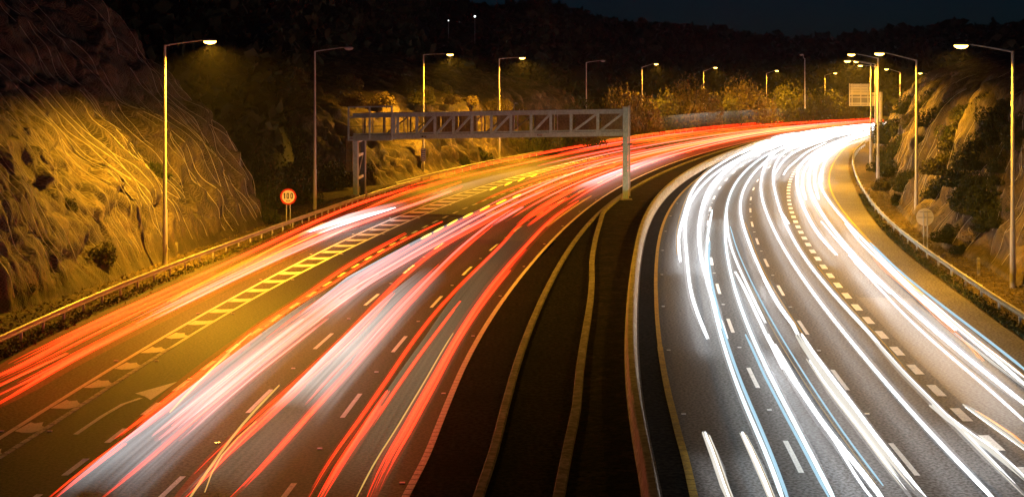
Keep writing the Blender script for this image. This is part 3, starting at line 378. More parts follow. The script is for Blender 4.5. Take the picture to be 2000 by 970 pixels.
def line_pts(k, y0, y1, z, off=0, step=1.5): return [(float(rx(k, y, off)), y, z) for y in ys_between(y0, y1, step)]
mb = MB(); mb.sweep(line_pts('K1', -35, 330, 0), [(0,0),(.0,.12),(.03,.15),(.27,.15),(.30,.12),(.30,0)], True)
tag(mb.build('kerb', M['kerb']), kind='structure')
mb = MB(); mb.sweep(line_pts('M1l', -35, 140, 0), [(-.02,0),(-.02,.24),(0,.27),(.28,.27),(.30,.24),(.30,0)], True)
tag(mb.build('low_median_wall', M['kerb']), 'low concrete wall edging the planted median in a shallow S curve', 'wall')
# concrete safety barrier built of cast lengths with open joints
brt = empty('concrete_barrier', (float(rx('B', 60)), 60, 0), 'pale concrete safety barrier curving along the right carriageway', 'barrier')
prof = [(-.12,0),(-.12,.08),(-.02,.30),(.02,.78),(.05,.80),(.25,.80),(.28,.78),(.32,.30),(.44,.08),(.44,0)]
y = -20.0
while y < 300:
    ln = 6.0 + max(0, y)/30; mb = MB(); mb.sweep(line_pts('B', y+.012, y+ln-.012, 0, 0, 1.2), prof, True)
    mb.build('barrier_unit', M['concrete'], brt); y += ln

# ---------------------------------------------------------------- markings (children of their carriageway)
def dash(name, k, y0, y1, w, z, m, parent, off=0):
    mb = MB(); a = []; b = []
    for y in (y0, (y0+y1)/2, y1):
        x = float(rx(k, y, off)); dx = float(rx(k, y+.5, off)-rx(k, y-.5, off)); ww = w/2*math.sqrt(1+dx*dx)
        a.append((x-ww, y, z)); b.append((x+ww, y, z))
    mb.add(a+b, [(0,3,4,1),(1,4,5,2)]); return mb.build(name, m, parent)
def solid(name, k, y0, y1, w, z, m, parent, off=0):
    mb = MB(); mb.sweep(line_pts(k, y0, y1, z, off), [(-w/2,0),(w/2,0)]); return mb.build(name, m, parent)
def ribbed(name, k, y0, y1, w, m, parent, pitch=.5, gap=.05, off=0):
    mb = MB(); y = y0
    while y < y1:
        xa = float(rx(k, y, off)); xb = float(rx(k, y+pitch-gap, off)); d = Vector((xb-xa, pitch-gap, 0)).normalized(); nx = d.y*w/2; ny = -d.x*w/2
        P = [(xa-nx,y-ny),(xa+nx,y+ny),(xb+nx,y+pitch-gap+ny),(xb-nx,y+pitch-gap-ny)]
        mb.add([(p[0],p[1],.008) for p in P]+[(p[0],p[1],.018) for p in P], [(4,5,6,7),(0,1,5,4),(1,2,6,5),(2,3,7,6),(3,0,4,7)])
        y += pitch
    return mb.build(name, m, parent)
for k, s0, per, ln, yend, w in (('LB', 27.0, 11.6, 3.7, 230, .17), ('LC', 26.3, 11.6, 3.7, 230, .17)):
    y = s0
    while y < yend: dash('lane_dash', k, y, y+ln, w, .012, M['paint'], left_road); y += per
y = 27.4
while y < 190: dash('lane_dash', 'LA', y, y+1.85, .2, .012, M['paint'], left_road); y += 3.75
y = 19.7
while y < 215: dash('lane_dash', 'R1', y, y+3.7, .17, .010, M['paint'], right_road); y += 11.5
y = 19.6
while y < 225: dash('lane_dash', 'R2', y, y+3.7, .17, .010, M['paint'], right_road); y += 11.4
y = 30.0
while y < 205: dash('broad_lane_dash', 'R3', y, y+1.9, .36, .012, M['paint'], right_road); y += 3.8
solid('edge_line', 'L1', -20, 230, .2, .008, M['paint'], left_road)
solid('edge_line', 'L2', 62, 230, .18, .008, M['paint'], left_road); ribbed('ribbed_edge_line', 'L2', 25, 62, .2, M['paint_old'], left_road, .62, .09)
solid('edge_line', 'L5', 76, 330, .2, .010, M['paint'], left_road); ribbed('ribbed_edge_line', 'L5', 20, 76, .22, M['paint'], left_road, .5, .07)
solid('yellow_edge_line', 'R0', 62, 300, .2, .010, M['paint_yellow'], right_road); ribbed('ribbed_yellow_edge_line', 'R0', 20, 62, .24, M['paint_yellow'], right_road, .55, .05)
solid('yellow_edge_line', 'R4', 20, 330, .16, .012, M['paint_yellow'], right_road, .25)
yc = 27.9
while yc < 190:
    worn = yc < 66; mb = MB(); th = .62
    xa = lambda u, y: lane_x(u, y)
    if worn:
        j = lambda s: random.uniform(-s, s)
        P = [(1.12,-.55+j(.12)),(1.45,-.72+j(.1)),(1.75,-.62+j(.12)),(1.95,-.30),(1.93,.05+j(.1)),(1.74,.25+j(.15)),(1.60,.70+j(.1)),(1.38,.52+j(.12)),(1.20,.75)]
    else:
        P = [(1.10,-.55),(1.40,-.62),(1.72,-.58),(1.93,-.35),(1.93,.62),(1.68,.48),(1.38,.44),(1.14,.55)]
    mb.poly([(xa(u, yc+d), yc+d, .008) for u, d in P])
    mb.build('hatch_bar', M['paint'], left_road); yc += 3.37
mb = MB(); c = ARROW['shaftc']; lf = []; rt = []
for i in range(len(c)):
    a = Vector(c[max(i-1,0)]); b = Vector(c[min(i+1,len(c)-1)]); d = (b-a).normalized(); n_ = Vector((d.y,-d.x))*.085
    lf.append((c[i][0]-n_.x, c[i][1]-n_.y, .009)); rt.append((c[i][0]+n_.x, c[i][1]+n_.y, .009))
k = len(c); mb.add(lf+rt, [(i, i+k, i+k+1, i+1) for i in range(k-1)])
mb.poly([(*p, .010) for p in ARROW['head']][::-1]); mb.build('lane_arrow', M['paint'], left_road)
# road studs
st = MB(); st.box((0,0,.012), (.16,.11,.024)); st.box((-.035,-.058,.016), (.05,.012,.014)); st.box((.035,-.058,.016), (.05,.012,.014))
stud0 = None
M['stud'] = mat('retroreflective_stud', (.85,.85,.82), .25)
def stud(k, y, parent, off=0):
    global stud0
    if stud0 is None: o = st.build('road_stud', M['stud']); stud0 = o
    else: o = stud0.copy(); COL.objects.link(o)
    o.parent = parent; o.location = (float(rx(k, y, off)), y, .012); 
for k, s0, per, parent, off, ye in (('R2', 27.2, 11.4, right_road, 0, 140), ('R1', 27.6, 11.5, right_road, 0, 140), ('R0', 27, 11.5, right_road, .35, 140), ('R3', 27.3, 7.6, right_road, -.1, 110),
        ('LB', 34.5, 11.6, left_road, 0, 140), ('LC', 33.8, 11.6, left_road, 0, 140), ('L5', 30, 11.6, left_road, -.3, 140), ('L1', 36, 11.6, left_road, -.3, 130), ('L2', 36, 11.6, left_road, .3, 130), ('LA', 32.5, 11.6, left_road, 0, 120)):
    y = s0
    while y < ye: stud(k, y, right_road if parent is right_road else left_road, off); y += per

# ---------------------------------------------------------------- noise for terrain
def vnoise(x, y, seed=0):
    rs = np.random.default_rng(seed); T = rs.random((256, 256))
    xi = np.floor(x).astype(int); yi = np.floor(y).astype(int); fx = x-xi; fy = y-yi
    fx = fx*fx*(3-2*fx); fy = fy*fy*(3-2*fy); q = lambda a, b: T[a % 256, b % 256]
    return (q(xi,yi)*(1-fx)+q(xi+1,yi)*fx)*(1-fy) + (q(xi,yi+1)*(1-fx)+q(xi+1,yi+1)*fx)*fy - .5
def fbm(x, y, seed=0, o=4):
    s = 0; a = 1.0
    for i in range(o): s = s + a*vnoise(x*2**i, y*2**i, seed+i); a *= .5
    return s
def seg_dist(X, Y, P):
    P = np.array(P, float); best = np.full(X.shape, 1e9); S = np.zeros(X.shape); acc = 0
    for a, b in zip(P[:-1], P[1:]):
        ab = b-a; l = math.hypot(*ab); t = np.clip(((X-a[0])*ab[0]+(Y-a[1])*ab[1])/(l*l), 0, 1)
        d = np.hypot(X-a[0]-t*ab[0], Y-a[1]-t*ab[1]); k = d < best
        best = np.where(k, d, best); S = np.where(k, acc+t*l, S); acc += l
    return best, S
def inside(X, Y, P):
    c = np.zeros(X.shape, bool); n = len(P); j = n-1
    for i in range(n):
        xi, yi = P[i]; xj, yj = P[j]
        c ^= ((yi > Y) != (yj > Y)) & (X < (xj-xi)*(Y-yi)/(yj-yi+1e-12)+xi); j = i
    return c
def slope_height(d, cap, ang, tail, zb=None, ang2=0):
    t = math.tan(R(ang)); lin = d*t
    if zb is not None: lin = np.where(lin > zb, zb+(d-zb/t)*math.tan(R(ang2)), lin); t = cap/(zb/t+(cap-zb)/math.tan(R(ang2)))
    return np.where(lin < cap*.75, lin, cap*.75 + cap*.25*(1-np.exp(-(lin-cap*.75)/(cap*.25)))) + np.maximum(0, d-cap/t)*tail
def cells(x, y, seed):
    # blocky rock faces: each cell of a jittered lattice stands a little proud or back
    xi = np.floor(x).astype(int); yi = np.floor(y).astype(int); T = np.random.default_rng(seed).random((3, 128, 128)); bd = np.full(x.shape, 9.); b2 = np.full(x.shape, 9.); bv = np.zeros(x.shape)
    for a in (-1,0,1):
        for b in (-1,0,1):
            I, J = (xi+a) % 128, (yi+b) % 128; d = np.hypot(xi+a+T[0,I,J]-x, yi+b+T[1,I,J]-y); k = d < bd
            b2 = np.where(k, bd, np.minimum(b2, d)); bv = np.where(k, T[2,I,J], bv); bd = np.where(k, d, bd)
    return bv-.5, b2-bd
def make_slope(name, toe, close, bounds, step, cap, ang, tail, m, ridge=None, rough=1.0, seed=1, chip=.0, strata=0.0, knee=None, blocks=0.0):
    xs = np.arange(bounds[0], bounds[1]+step, step); ys = np.arange(bounds[2], bounds[3]+step, step)
    X, Y = np.meshgrid(xs, ys); d, S = seg_dist(X, Y, toe); ins = inside(X, Y, toe+close)
    dd = np.where(ins, d, -d)
    dw = dd + np.clip(dd, 0, 3)/3*(1.5*rough*fbm(S/7, dd/6, seed, 4) + .5*rough*fbm(S/1.8, dd/2.5, seed+9, 3))
    dw = np.maximum(dw, dd*.4)
    Z = np.where(dd > 0, slope_height(np.maximum(dw, 0), cap, ang, tail, *((np.clip(knee[0]+knee[2]*fbm(S/9, S*0, seed+60, 3), 2, 20), knee[1]) if knee else ())), -.12)
    gy, gx = np.gradient(d, step); gx = np.where(ins, gx, -gx); gy = np.where(ins, gy, -gy)
    c1, e1 = cells(S/2.6+.4*fbm(S/2, Z/2, seed+81, 2), Z/1.9, seed+80); c2, e2 = cells(S/.9, Z/.7, seed+82)
    disp = np.clip(dd, 0, 1.0)*blocks*(.9*c1 + .35*c2 - .35*np.exp(-e1/.10) - .12*np.exp(-e2/.12))
    disp = disp + np.clip(dd, 0, 1)*blocks*.22*fbm(S/.55, Z/.75, seed+91, 3)
    disp = disp + np.clip(dd, 0, 1.5)/1.5*(rough*.75*fbm(S/4.0, Z/3.4, seed+20, 5) + chip*np.floor(3*fbm(S/1.6, Z/1.1, seed+31, 3))/3)
    if strata: disp += np.clip(dd,0,1)*strata*(np.abs(fbm((S+.9*Z)/1.1, (Z-.3*S)/6.0, seed+70, 4))*-2+.5)
    cre = np.zeros(X.shape)
    if ridge:
        rng = np.random.default_rng(seed+5); s = 0; pos = []
        while s < S.max()+5: s += rng.uniform(*ridge[0]); pos.append(s)
        pos = np.array([-1]+pos); hs = rng.uniform(.45, 1.0, len(pos))
        Sw = S + .9*vnoise(S/9, Z/10, seed+40) + .07*vnoise(S/3, Z/3.5, seed+41) + ridge[3]*Z
        i = np.clip(np.searchsorted(pos, Sw)-1, 0, len(pos)-2); w = pos[i+1]-pos[i]; t = (Sw-pos[i])/w
        sag = 4*t*(1-t); edge = np.minimum(t, 1-t)*w; hh = np.where(t < .5, hs[i], hs[i+1])
        f = np.clip(Z/1.5, 0, 1)
        disp += f*(-ridge[1]*np.minimum(w, 1.6)*sag**.6)
        brk = np.clip(.75+1.6*vnoise(S/3, Z/2.5, seed+50), 0, 1)
        cre = np.exp(-(edge/ridge[2])**2)*hh*f*brk*np.clip((22-Z)/8, .25, 1)
        disp += .02*cre; cre = cre*.35
    nz = math.cos(R(ang)); nh = math.sin(R(ang))
    X2 = X - gx*disp*nh*1.1; Y2 = Y - gy*disp*nh*1.1; Z2 = Z + np.where(dd > 0, disp*nz, 0)
    ny, nx_ = X.shape; idx = np.arange(ny*nx_).reshape(ny, nx_)
    keep = (dd[:-1,:-1] > -.6) | (dd[1:,1:] > -.6) | (dd[1:,:-1] > -.6) | (dd[:-1,1:] > -.6)
    q = np.stack([idx[:-1,:-1], idx[:-1,1:], idx[1:,1:], idx[1:,:-1]], -1)[keep]
    used = np.unique(q); rm = -np.ones(ny*nx_, int); rm[used] = np.arange(len(used)); q = rm[q]
    V = np.stack([X2, Y2, Z2], -1).reshape(-1, 3)[used]
    me = bpy.data.meshes.new(name); me.vertices.add(len(V)); me.vertices.foreach_set('co', V.astype(np.float32).ravel())
    me.loops.add(q.size); me.loops.foreach_set('vertex_index', q.ravel().astype(np.int32)); me.polygons.add(len(q))
    me.polygons.foreach_set('loop_start', np.arange(0, q.size, 4, dtype=np.int32)); me.polygons.foreach_set('loop_total', np.full(len(q), 4, np.int32))
    me.update(calc_edges=True); me.validate()
    at = me.attributes.new('crease', 'FLOAT', 'POINT'); at.data.foreach_set('value', cre.reshape(-1)[used].astype(np.float32))
    me.polygons.foreach_set('use_smooth', [True]*len(me.polygons)); me.materials.append(m)
    o = bpy.data.objects.new(name, me); COL.objects.link(o); tag(o, kind='structure')
    if ridge:                                  # lacing ropes that gather the netting, each lying on the rock
        for a in range(1, len(pos)-1):
            rp = random.Random(seed*1000+a); sel = (np.abs(Sw-pos[a]) < .16) & (dd > .15) & (Z < ridge[4])
            if sel.sum() < 12: continue
            zz, px_, py_, pz_ = Z[sel], X2[sel], Y2[sel], Z2[sel]; b = np.floor(zz/.35).astype(int); pts = []; zmin = rp.choice([0,0,1.5,3]); zmax = rp.uniform(.45,1)*ridge[4]
            for q in np.unique(b):
                k = b == q
                if zmin <= q*.35 <= zmax: pts.append((px_[k].mean()+.035*(1 if toe[0][0] < 0 else -1), py_[k].mean(), pz_[k].mean()+.03))
            segs = [[]]
            for p in pts:
                if segs[-1] and (Vector(p)-Vector(segs[-1][-1])).length > 1.6: segs.append([])
                segs[-1].append(p)
            rb = MB()
            for sg_ in segs:
                if len(sg_) > 3:               # pulled taut: bridges the hollows between proud rocks
                    for _ in range(2): sg_ = [sg_[0]]+[tuple((Vector(sg_[q-1])+Vector(sg_[q])*2+Vector(sg_[q+1]))/4) for q in range(1, len(sg_)-1)]+[sg_[-1]]
                    off_ = Vector((.10 if toe[0][0] < 0 else -.10, -.04, .05)); rb.tube([Vector(p)+off_ for p in sg_], rp.uniform(.010,.025), 4, False)
            if rb.v: rb.build('netting_rope', M['rope'], o, True)
    return o
make_slope('netted_rock_slope', TOE['left'], [(-150,127),(-150,20)], (-52,-17.5,48,128), .13, 26, 66, .25, M['rock_net'], ((.35,1.4),.05,.06,.22,20), 1.1, 3, knee=(6.2, 48, 4.5), blocks=.85)
make_slope('bare_rock_slope', TOE['left2'], [(-150,300),(-150,153)], (-48,18,146,292), .35, 8.5, 52, .22, M['rock'], None, 1.5, 17, chip=.6, strata=1.0, blocks=.9)
make_slope('right_rock_slope', TOE['right'], [(220,300),(220,20)], (27,112,48,268), .24, 12, 61, .22, M['rock_right'], ((.6,2.4),.08,.09,-.05,12), 1.1, 29, blocks=.8)

# ---------------------------------------------------------------- hills behind, with their forest
def ridge_z(px):
    return np.interp(px, [-400,0,400,600,800,850,930,985,1050,1110,1180,1250,1330,1400,1480,1550,1640,1720,1800,1860,1920,2000,2300], [-160,-130,-80,-60,-25,14,33,27,18,40,52,62,72,74,84,92,86,78,70,64,70,66,50])
def hill_h(ang, r):
    px = 1000 + 2778*np.tan(ang); top = np.where(px < 820, 300+np.clip(px,-400,820)*.15, 430); 
    r0 = np.interp(px, [-400, 300, 560, 700, 1000, 1150, 1250, 1500, 1650, 1720, 1800, 2000, 2400], [60, 118, 128, 215, 232, 285, 305, 345, 372, 345, 300, 210, 150])
    hz = 12 + (142-ridge_z(px))/2778*top*np.cos(ang)
    t = np.clip((r-r0)/(top-r0), 0, 1.6)
    return np.where(t <= 0, -.5, np.where(t < 1, hz*np.sin(np.minimum(t,1)*math.pi/2)**.85, hz*(1-(t-1)*.3))), r0, top
A_ = np.linspace(R(-34), R(34), 150); T_ = np.linspace(0, 1.5, 46)
AA, TT_ = np.meshgrid(A_, T_); _, r0_, top_ = hill_h(AA, np.full(AA.shape, 300.0)); RR = r0_ + TT_*(top_-r0_)
HZ, _, _ = hill_h(AA, RR); HZ = HZ + np.clip(TT_*6, 0, 1)*5*fbm(AA*40, RR/40, 77, 4)*np.clip(TT_*2,0,1) - 2.0*(TT_ > .02)
mb = MB(); ny, nx_ = AA.shape
mb.v = [tuple(p) for p in np.stack([RR*np.sin(AA), RR*np.cos(AA), HZ], -1).reshape(-1, 3)]
mb.f = [(i*nx_+k, i*nx_+k+1, (i+1)*nx_+k+1, (i+1)*nx_+k) for i in range(ny-1) for k in range(nx_-1)]
tag(mb.build('hills', M['forest'], smooth=True), kind='structure')
def leaf_cloud(n, clumps, size, seed, squash=.85):
    rg = np.random.default_rng(seed)
    cs = rg.normal(size=(clumps, 3)); cs /= np.linalg.norm(cs, axis=1)[:, None]; cs *= rg.uniform(.15, .72, (clumps, 1)); cs[:, 2] = np.abs(cs[:, 2])*squash + .1*rg.random(clumps)
    rr = rg.uniform(.22, .48, clumps); k = rg.integers(0, clumps, n)
    dv = rg.normal(size=(n, 3)); dv /= np.linalg.norm(dv, axis=1)[:, None]
    P = cs[k] + dv*(rr[k]*rg.uniform(.55, 1.08, n)**.6)[:, None]
    P[:, 2] = np.maximum(P[:, 2], rg.uniform(.0, .15, n))
    return leaf_quads(P, size*rg.uniform(.6, 1.5, n), rg)
def leaf_quads(P, s, rg):
    n = len(P); a = rg.normal(size=(n, 3)); a /= np.linalg.norm(a, axis=1)[:, None]; b = rg.normal(size=(n, 3)); b -= (a*b).sum(1)[:, None]*a; b /= np.linalg.norm(b, axis=1)[:, None]
    s = s[:, None]; V = np.stack([P - a*s*.5, P + b*s*.28, P + a*s*.5, P - b*s*.28], 1).reshape(-1, 3)
    return V, np.arange(4*n).reshape(n, 4)
def quad_mesh(name, V, q, m):
    me = bpy.data.meshes.new(name); me.vertices.add(len(V)); me.vertices.foreach_set('co', V.astype(np.float32).ravel())
    me.loops.add(q.size); me.loops.foreach_set('vertex_index', q.ravel().astype(np.int32)); me.polygons.add(len(q))
    me.polygons.foreach_set('loop_start', np.arange(0, q.size, 4, dtype=np.int32)); me.polygons.foreach_set('loop_total', np.full(len(q), 4, np.int32))
    me.update(calc_edges=True); me.materials.append(m); return me
# forest canopy as one mass
rg = np.random.default_rng(5); nT = 3000
aa = rg.uniform(R(-24), R(24), nT); tt = rg.uniform(.03, 1.04, nT)**.8; _, r0, tp = hill_h(aa, np.full(nT, 300.0)); rr = r0+tt*(tp-r0); hz, _, _ = hill_h(aa, rr)
Vs = []; Qs = []; o = 0; cloud = [leaf_cloud(70, 7, .42, 100+i) for i in range(6)]
for i in range(nT):
    V, q = cloud[i % 6]; s = rg.uniform(2.6, 5.2)*(.8+.5*tt[i]); c_, s_ = math.cos(i), math.sin(i)
    W_ = np.stack([V[:,0]*c_-V[:,1]*s_, V[:,0]*s_+V[:,1]*c_, V[:,2]*1.15], -1)*s + np.array([rr[i]*math.sin(aa[i]), rr[i]*math.cos(aa[i]), hz[i]-2.6]); Vs.append(W_); Qs.append(q+o); o += len(V)
fo = bpy.data.objects.new('hill_forest', quad_mesh('hill_forest', np.concatenate(Vs), np.concatenate(Qs), M['forest'])); COL.objects.link(fo)
tag(fo, 'dark unlit forest covering the hills behind the motorway', 'forest', kind='stuff')

# ---------------------------------------------------------------- shrubs and roadside trees
KINDS = {'leaf_dark': [], 'leaf_olive': [], 'leaf_brown': [], 'leaf_pale': []}
for kk in KINDS:
    for i in range(3):
        V, q = leaf_cloud(3600 if kk != 'leaf_pale' else 420, 16, .095 if kk != 'leaf_pale' else .2, 300+i+len(kk)*7)
        KINDS[kk].append(quad_mesh('crown', V, q, M[kk]))
TREES = {}
for kk in ('leaf_brown', 'leaf_olive', 'leaf_dark'):
    TREES[kk] = []
    for i in range(3):
        V, q = leaf_cloud(11000, 30, .055, 500+i+len(kk)*7); TREES[kk].append(quad_mesh('crown', V, q, M[kk]))
def stem_mb(seed):
    rg = random.Random(seed); mb = MB()
    for i in range(6):
        a = rg.uniform(0, 6.28); e = rg.uniform(.35, .75); t = rg.uniform(.5, .85)
        mb.tube([(0,0,-.12), (.3*e*math.cos(a), .3*e*math.sin(a), t*.45), (e*math.cos(a), e*math.sin(a), t)], [.035,.024,.008], 5)
    return mb
STEMS = []
for i in range(3):
    so_ = stem_mb(i).build('stems', M['bark']); STEMS.append(so_.data); bpy.data.objects.remove(so_)
PLANTS = []
def plant(name, loc, r, h, kind, label, cat, group, i=0):
    root = empty(name, loc, label, cat, group); PLANTS.append(root)
    a = bpy.data.objects.new('crown', (TREES if r > 2.9 else KINDS)[kind][i % 3]); COL.objects.link(a); a.parent = root; a.scale = (r, r, h); a.rotation_euler = (0, 0, i*1.7)
    b = bpy.data.objects.new('stems' if name != 'roadside_tree' else 'trunk', STEMS[i % 3]); COL.objects.link(b); b.parent = root; b.scale = (r*.9, r*.9, h*.95); b.rotation_euler = (0, 0, i*1.1)
    return root

def slope_word(z, x, y, i):
    k = min(range(10, 15), key=lambda q: abs(LAMPS[q][1][1]-y)); w = ['nearest right lamp', 'round sign lamp', 'barrier bend lamp', 'leftmost cluster pole', 'slim cluster pole'][k-10]
    side = 'before' if LAMPS[k][1][1]-y > 4 else 'beyond' if LAMPS[k][1][1]-y < -4 else 'level with'
    h = 'at foot of' if z < 1 else 'low on' if z < 3 else 'mid height on' if z < 5.5 else 'high on' if z < 8 else 'at top of'
    return '%s right slope, %s the %s' % (h, side, w)
SH_G = 'dark shrubs growing over the right rock slope'
for i, (x, y, z, r) in enumerate(SHRUB_R):
    plant('shrub', (x-.25*r, y, max(z-.5*r, -.02)), r*1.15, r*1.25, 'leaf_dark' if i % 4 else 'leaf_olive', ('large ' if r > 1.75 else 'small ' if r < 1.15 else '')+('dark' if i % 4 else 'olive')+' shrub '+slope_word(z, x, y, i), 'shrub', SH_G, i)
x, y, z, r = SHRUB_PALE
plant('shrub', (x-.3, y, z-.3), r, r*1.1, 'leaf_pale', 'small pale dry shrub at the foot of the right slope behind the round sign', 'shrub', None, 1)
LB_ = ['wide dark shrub at the foot of the netted slope left of the nearest lamp post', 'shrub by the netted slope beside the speed limit sign', 'small green shrub sprouting through the netting near the first lamp post', 'shrub high on the netted slope behind the first lamp post']
for i, (x, y, z, r) in enumerate(SHRUB_L):
    plant('shrub', (x+.1, y, max(z-.5*r, -.02)), r*1.05, r*1.1, 'leaf_olive' if i in (0, 2) else 'leaf_dark', LB_[i] if i < 4 else 'dark shrub growing through the netting '+('low on the netted slope, left edge' if y < 84 else 'high on the netted slope'), 'shrub', None if i < 4 else 'shrubs on the netted slope', i)
for i, (x, y, z, r) in enumerate(SHRUB_L2):
    plant('shrub', (x+.2, y, max(z-.6*r, -.02)), r*1.1, r*1.1, 'leaf_dark' if i in (0, 4) else 'leaf_olive', ['dark shrub at the foot of the rock cutting near the fourth lamp', 'large bushy shrub under the middle of the gantry', 'bushy shrub under the right half of the gantry', 'shrub at the left edge of the rock cutting behind the gantry column', 'small dark shrub at the foot of the rock cutting'][i], 'shrub', 'shrubs around the bare rock cutting', i)
TL = ['orange lit bushy tree just right of the gantry column', 'low dim bush between two bushy trees right of the gantry', 'broad orange lit tree behind the lamp right of the gantry', 'dim rounded bush left of the third starry lamp', 'orange lit tree behind the fourth lamp from the gantry', 'dim olive bush behind the pale bus blur', 'round olive tree at the far end of the bend', 'last low bush where the red trails vanish', 'dark bush under the right half of the gantry', 'dark bush below the gantry beside the rock cutting']
for i, (x, y, w, h) in enumerate(ROADSIDE):
    plant('roadside_tree', (x, y, -.05), w*.68, h*1.5, 'leaf_brown' if i in (0, 2, 4) else 'leaf_olive' if i in (1,3,5,6,7) else 'leaf_dark', TL[i], 'tree', None, i)  # orange lit trees take the golden leaves, lamplight in their colour; dim ones olive
rg = random.Random(9)
TOPS = [(-23,156,9.5),(-18,163,9.3),(-15,170,9.2),(-11.5,180,9.2),(-8,190,9.0),(-20,176,11),(-14,186,10.5),(-6,200,8.6),(-2,210,7.5),(-10,204,10),(1,222,6.5),(-26,168,12),(-3,224,9)]
for i, (x, y, z) in enumerate(TOPS):
    r = rg.uniform(1.6, 2.6); plant('shrub', (x, y, z-1.2), r, r*1.2, 'leaf_brown' if i % 3 else 'leaf_olive', ('dry brown' if i % 3 else 'olive')+' shrub atop the rock cutting '+('left of' if 1000+2778*x/y < 815 else 'between' if 1000+2778*x/y < 965 else 'right of')+' the lit lamps'+(', behind' if x < -13-.0*y and y > 165 else ''), 'shrub', 'shrubs along the top of the rock cutting', i)
VAL = [(-19.8,113.5,0,1.5),(-20.6,116.5,0,1.7),(-21,122,.5,2.4),(-24,128,1,3.2),(-20,131,0,2.6),(-26,137,2,4),(-21,141,.5,3),(-18.5,147,.2,2.2),(-24,151,2,3.4)]
VALL = ['small dark shrub at the tail of the netted slope left of the speed sign', 'dark shrub half hidden by the tail of the netted slope', 'bushy dark shrub rising behind the speed sign', 'tall dark shrub above the tail of the netted slope', 'dark shrub low in the gully just right of the speed sign', 'largest dark shrub in the unlit gully, behind the rest', 'dark shrub at the foot of the unlit lamp', 'small dark shrub between the unlit lamp and the gantry column', 'tall dark shrub behind the unlit lamp']
for i, (x, y, z, r) in enumerate(VAL):
    plant('shrub', (x, y, z-.1), r, r*1.3, 'leaf_dark', VALL[i], 'shrub', 'shrubs in the dark gully', i)
# look-alike neighbours are told apart by their order across the view
byl = {}
for p in PLANTS: byl.setdefault(p['label'], []).append(p)
ORD = {2: ['left one', 'right one'], 3: ['leftmost', 'middle one', 'rightmost'], 5: ['leftmost', 'second from left', 'middle one', 'second from right', 'rightmost'], 4: ['leftmost', 'second from left', 'third from left', 'rightmost']}
for lb, ps in byl.items():
    if 2 <= len(ps) <= 5:
        ps.sort(key=lambda p: p.location.x/p.location.y)
        for p, w in zip(ps, ORD[len(ps)]): p['label'] = lb+', '+w
# verge litter and grass as uncountable cover
def scatter(name, fn_, n, size, m, label, cat):
    rg = np.random.default_rng(len(name)); P = np.array([fn_(rg) for _ in range(n)])
    V, q = leaf_quads(P, size*rg.uniform(.5, 1.5, n), rg); o = bpy.data.objects.new(name, quad_mesh(name, V, q, m)); COL.objects.link(o); tag(o, label, cat, kind='stuff')
def fl(rg):
    y = 58+ (rg.random()**1.4)*95; return (float(rx('guard', y))+.75-rg.random()**1.5*4.2, y, .0+.05*rg.random())
scatter('leaf_litter', fl, 9000, .13, M['leaf_brown'], 'dry leaf litter on the verge behind the left crash barrier', 'leaf litter')
def fr(rg):
    y = 62+(rg.random()**1.3)*95; return (float(rx('R5', y))+.1+rg.random()*5, y, .0+.05*rg.random())
scatter('verge_litter', fr, 8000, .12, M['leaf_brown'], 'dry leaves and twigs on the verge below the right slope', 'leaf litter')
def gr_(rg):
    y = 60+(rg.random()**1.4)*80; return (float(rx('R5', y))+.1+abs(rg.normal())*.35, y, .03+.08*rg.random())
scatter('verge_grass', gr_, 5000, .16, M['grass'], 'low grass along the edge of the paved shoulder', 'grass')
def gl_(rg):
    y = 60+(rg.random()**1.4)*80; return (float(rx('guard', y))+.5+rg.normal()*.25, y, .03+.06*rg.random())
scatter('roadside_grass', gl_, 2500, .14, M['grass'], 'sparse grass under the left crash barrier', 'grass')

# ---------------------------------------------------------------- crash barriers
WP = [(0,.36),(.05,.385),(.06,.43),(.05,.465),(.0,.49),(-.005,.51),(.0,.53),(.05,.555),(.06,.60),(.05,.645),(.0,.67),(-.02,.67),(-.03,.51),(-.02,.36)]
def crash(name, key, y0, y1, off, side, spacing, label, prof=WP):
    root = empty(name, (float(rx(key, y0, off)), y0, 0), label, 'crash barrier')
    y = y0
    while y < y1-.1:
        ye = min(y1, y+ (8 if y < 150 else 16)); mb = MB(); mb.sweep(line_pts(key, y, ye+.12, 0, off, 1.5), [(side*a, b) for a, b in prof][::(1 if side > 0 else -1)], True); mb.build('rail', M['rail'], root); y = ye
    y = y0+.4; c = 0
    while y < y1:
        mb = MB(); x = float(rx(key, y, off)); mb.box((x-side*.12, y, .28), (.10,.14,.70)); mb.box((x-side*.045, y, .51), (.05,.12,.2)); mb.build('post', M['post'], root); y += spacing(y)
    return root
crash('crash_barrier', 'guard', 22, 152.5, 0, 1, lambda y: 2.6 if y < 112 else 1.9, 'long steel crash barrier on the left verge below the netted slope')
crash('crash_barrier', 'guard', 147, 372, -1.0, 1, lambda y: 3.2, 'second steel crash barrier starting behind the first beyond the gantry')
crash('crash_barrier', 'guardR', 24, 235, 0, -1, lambda y: 4.0, 'curving steel crash barrier on the right verge beside the paved shoulder')

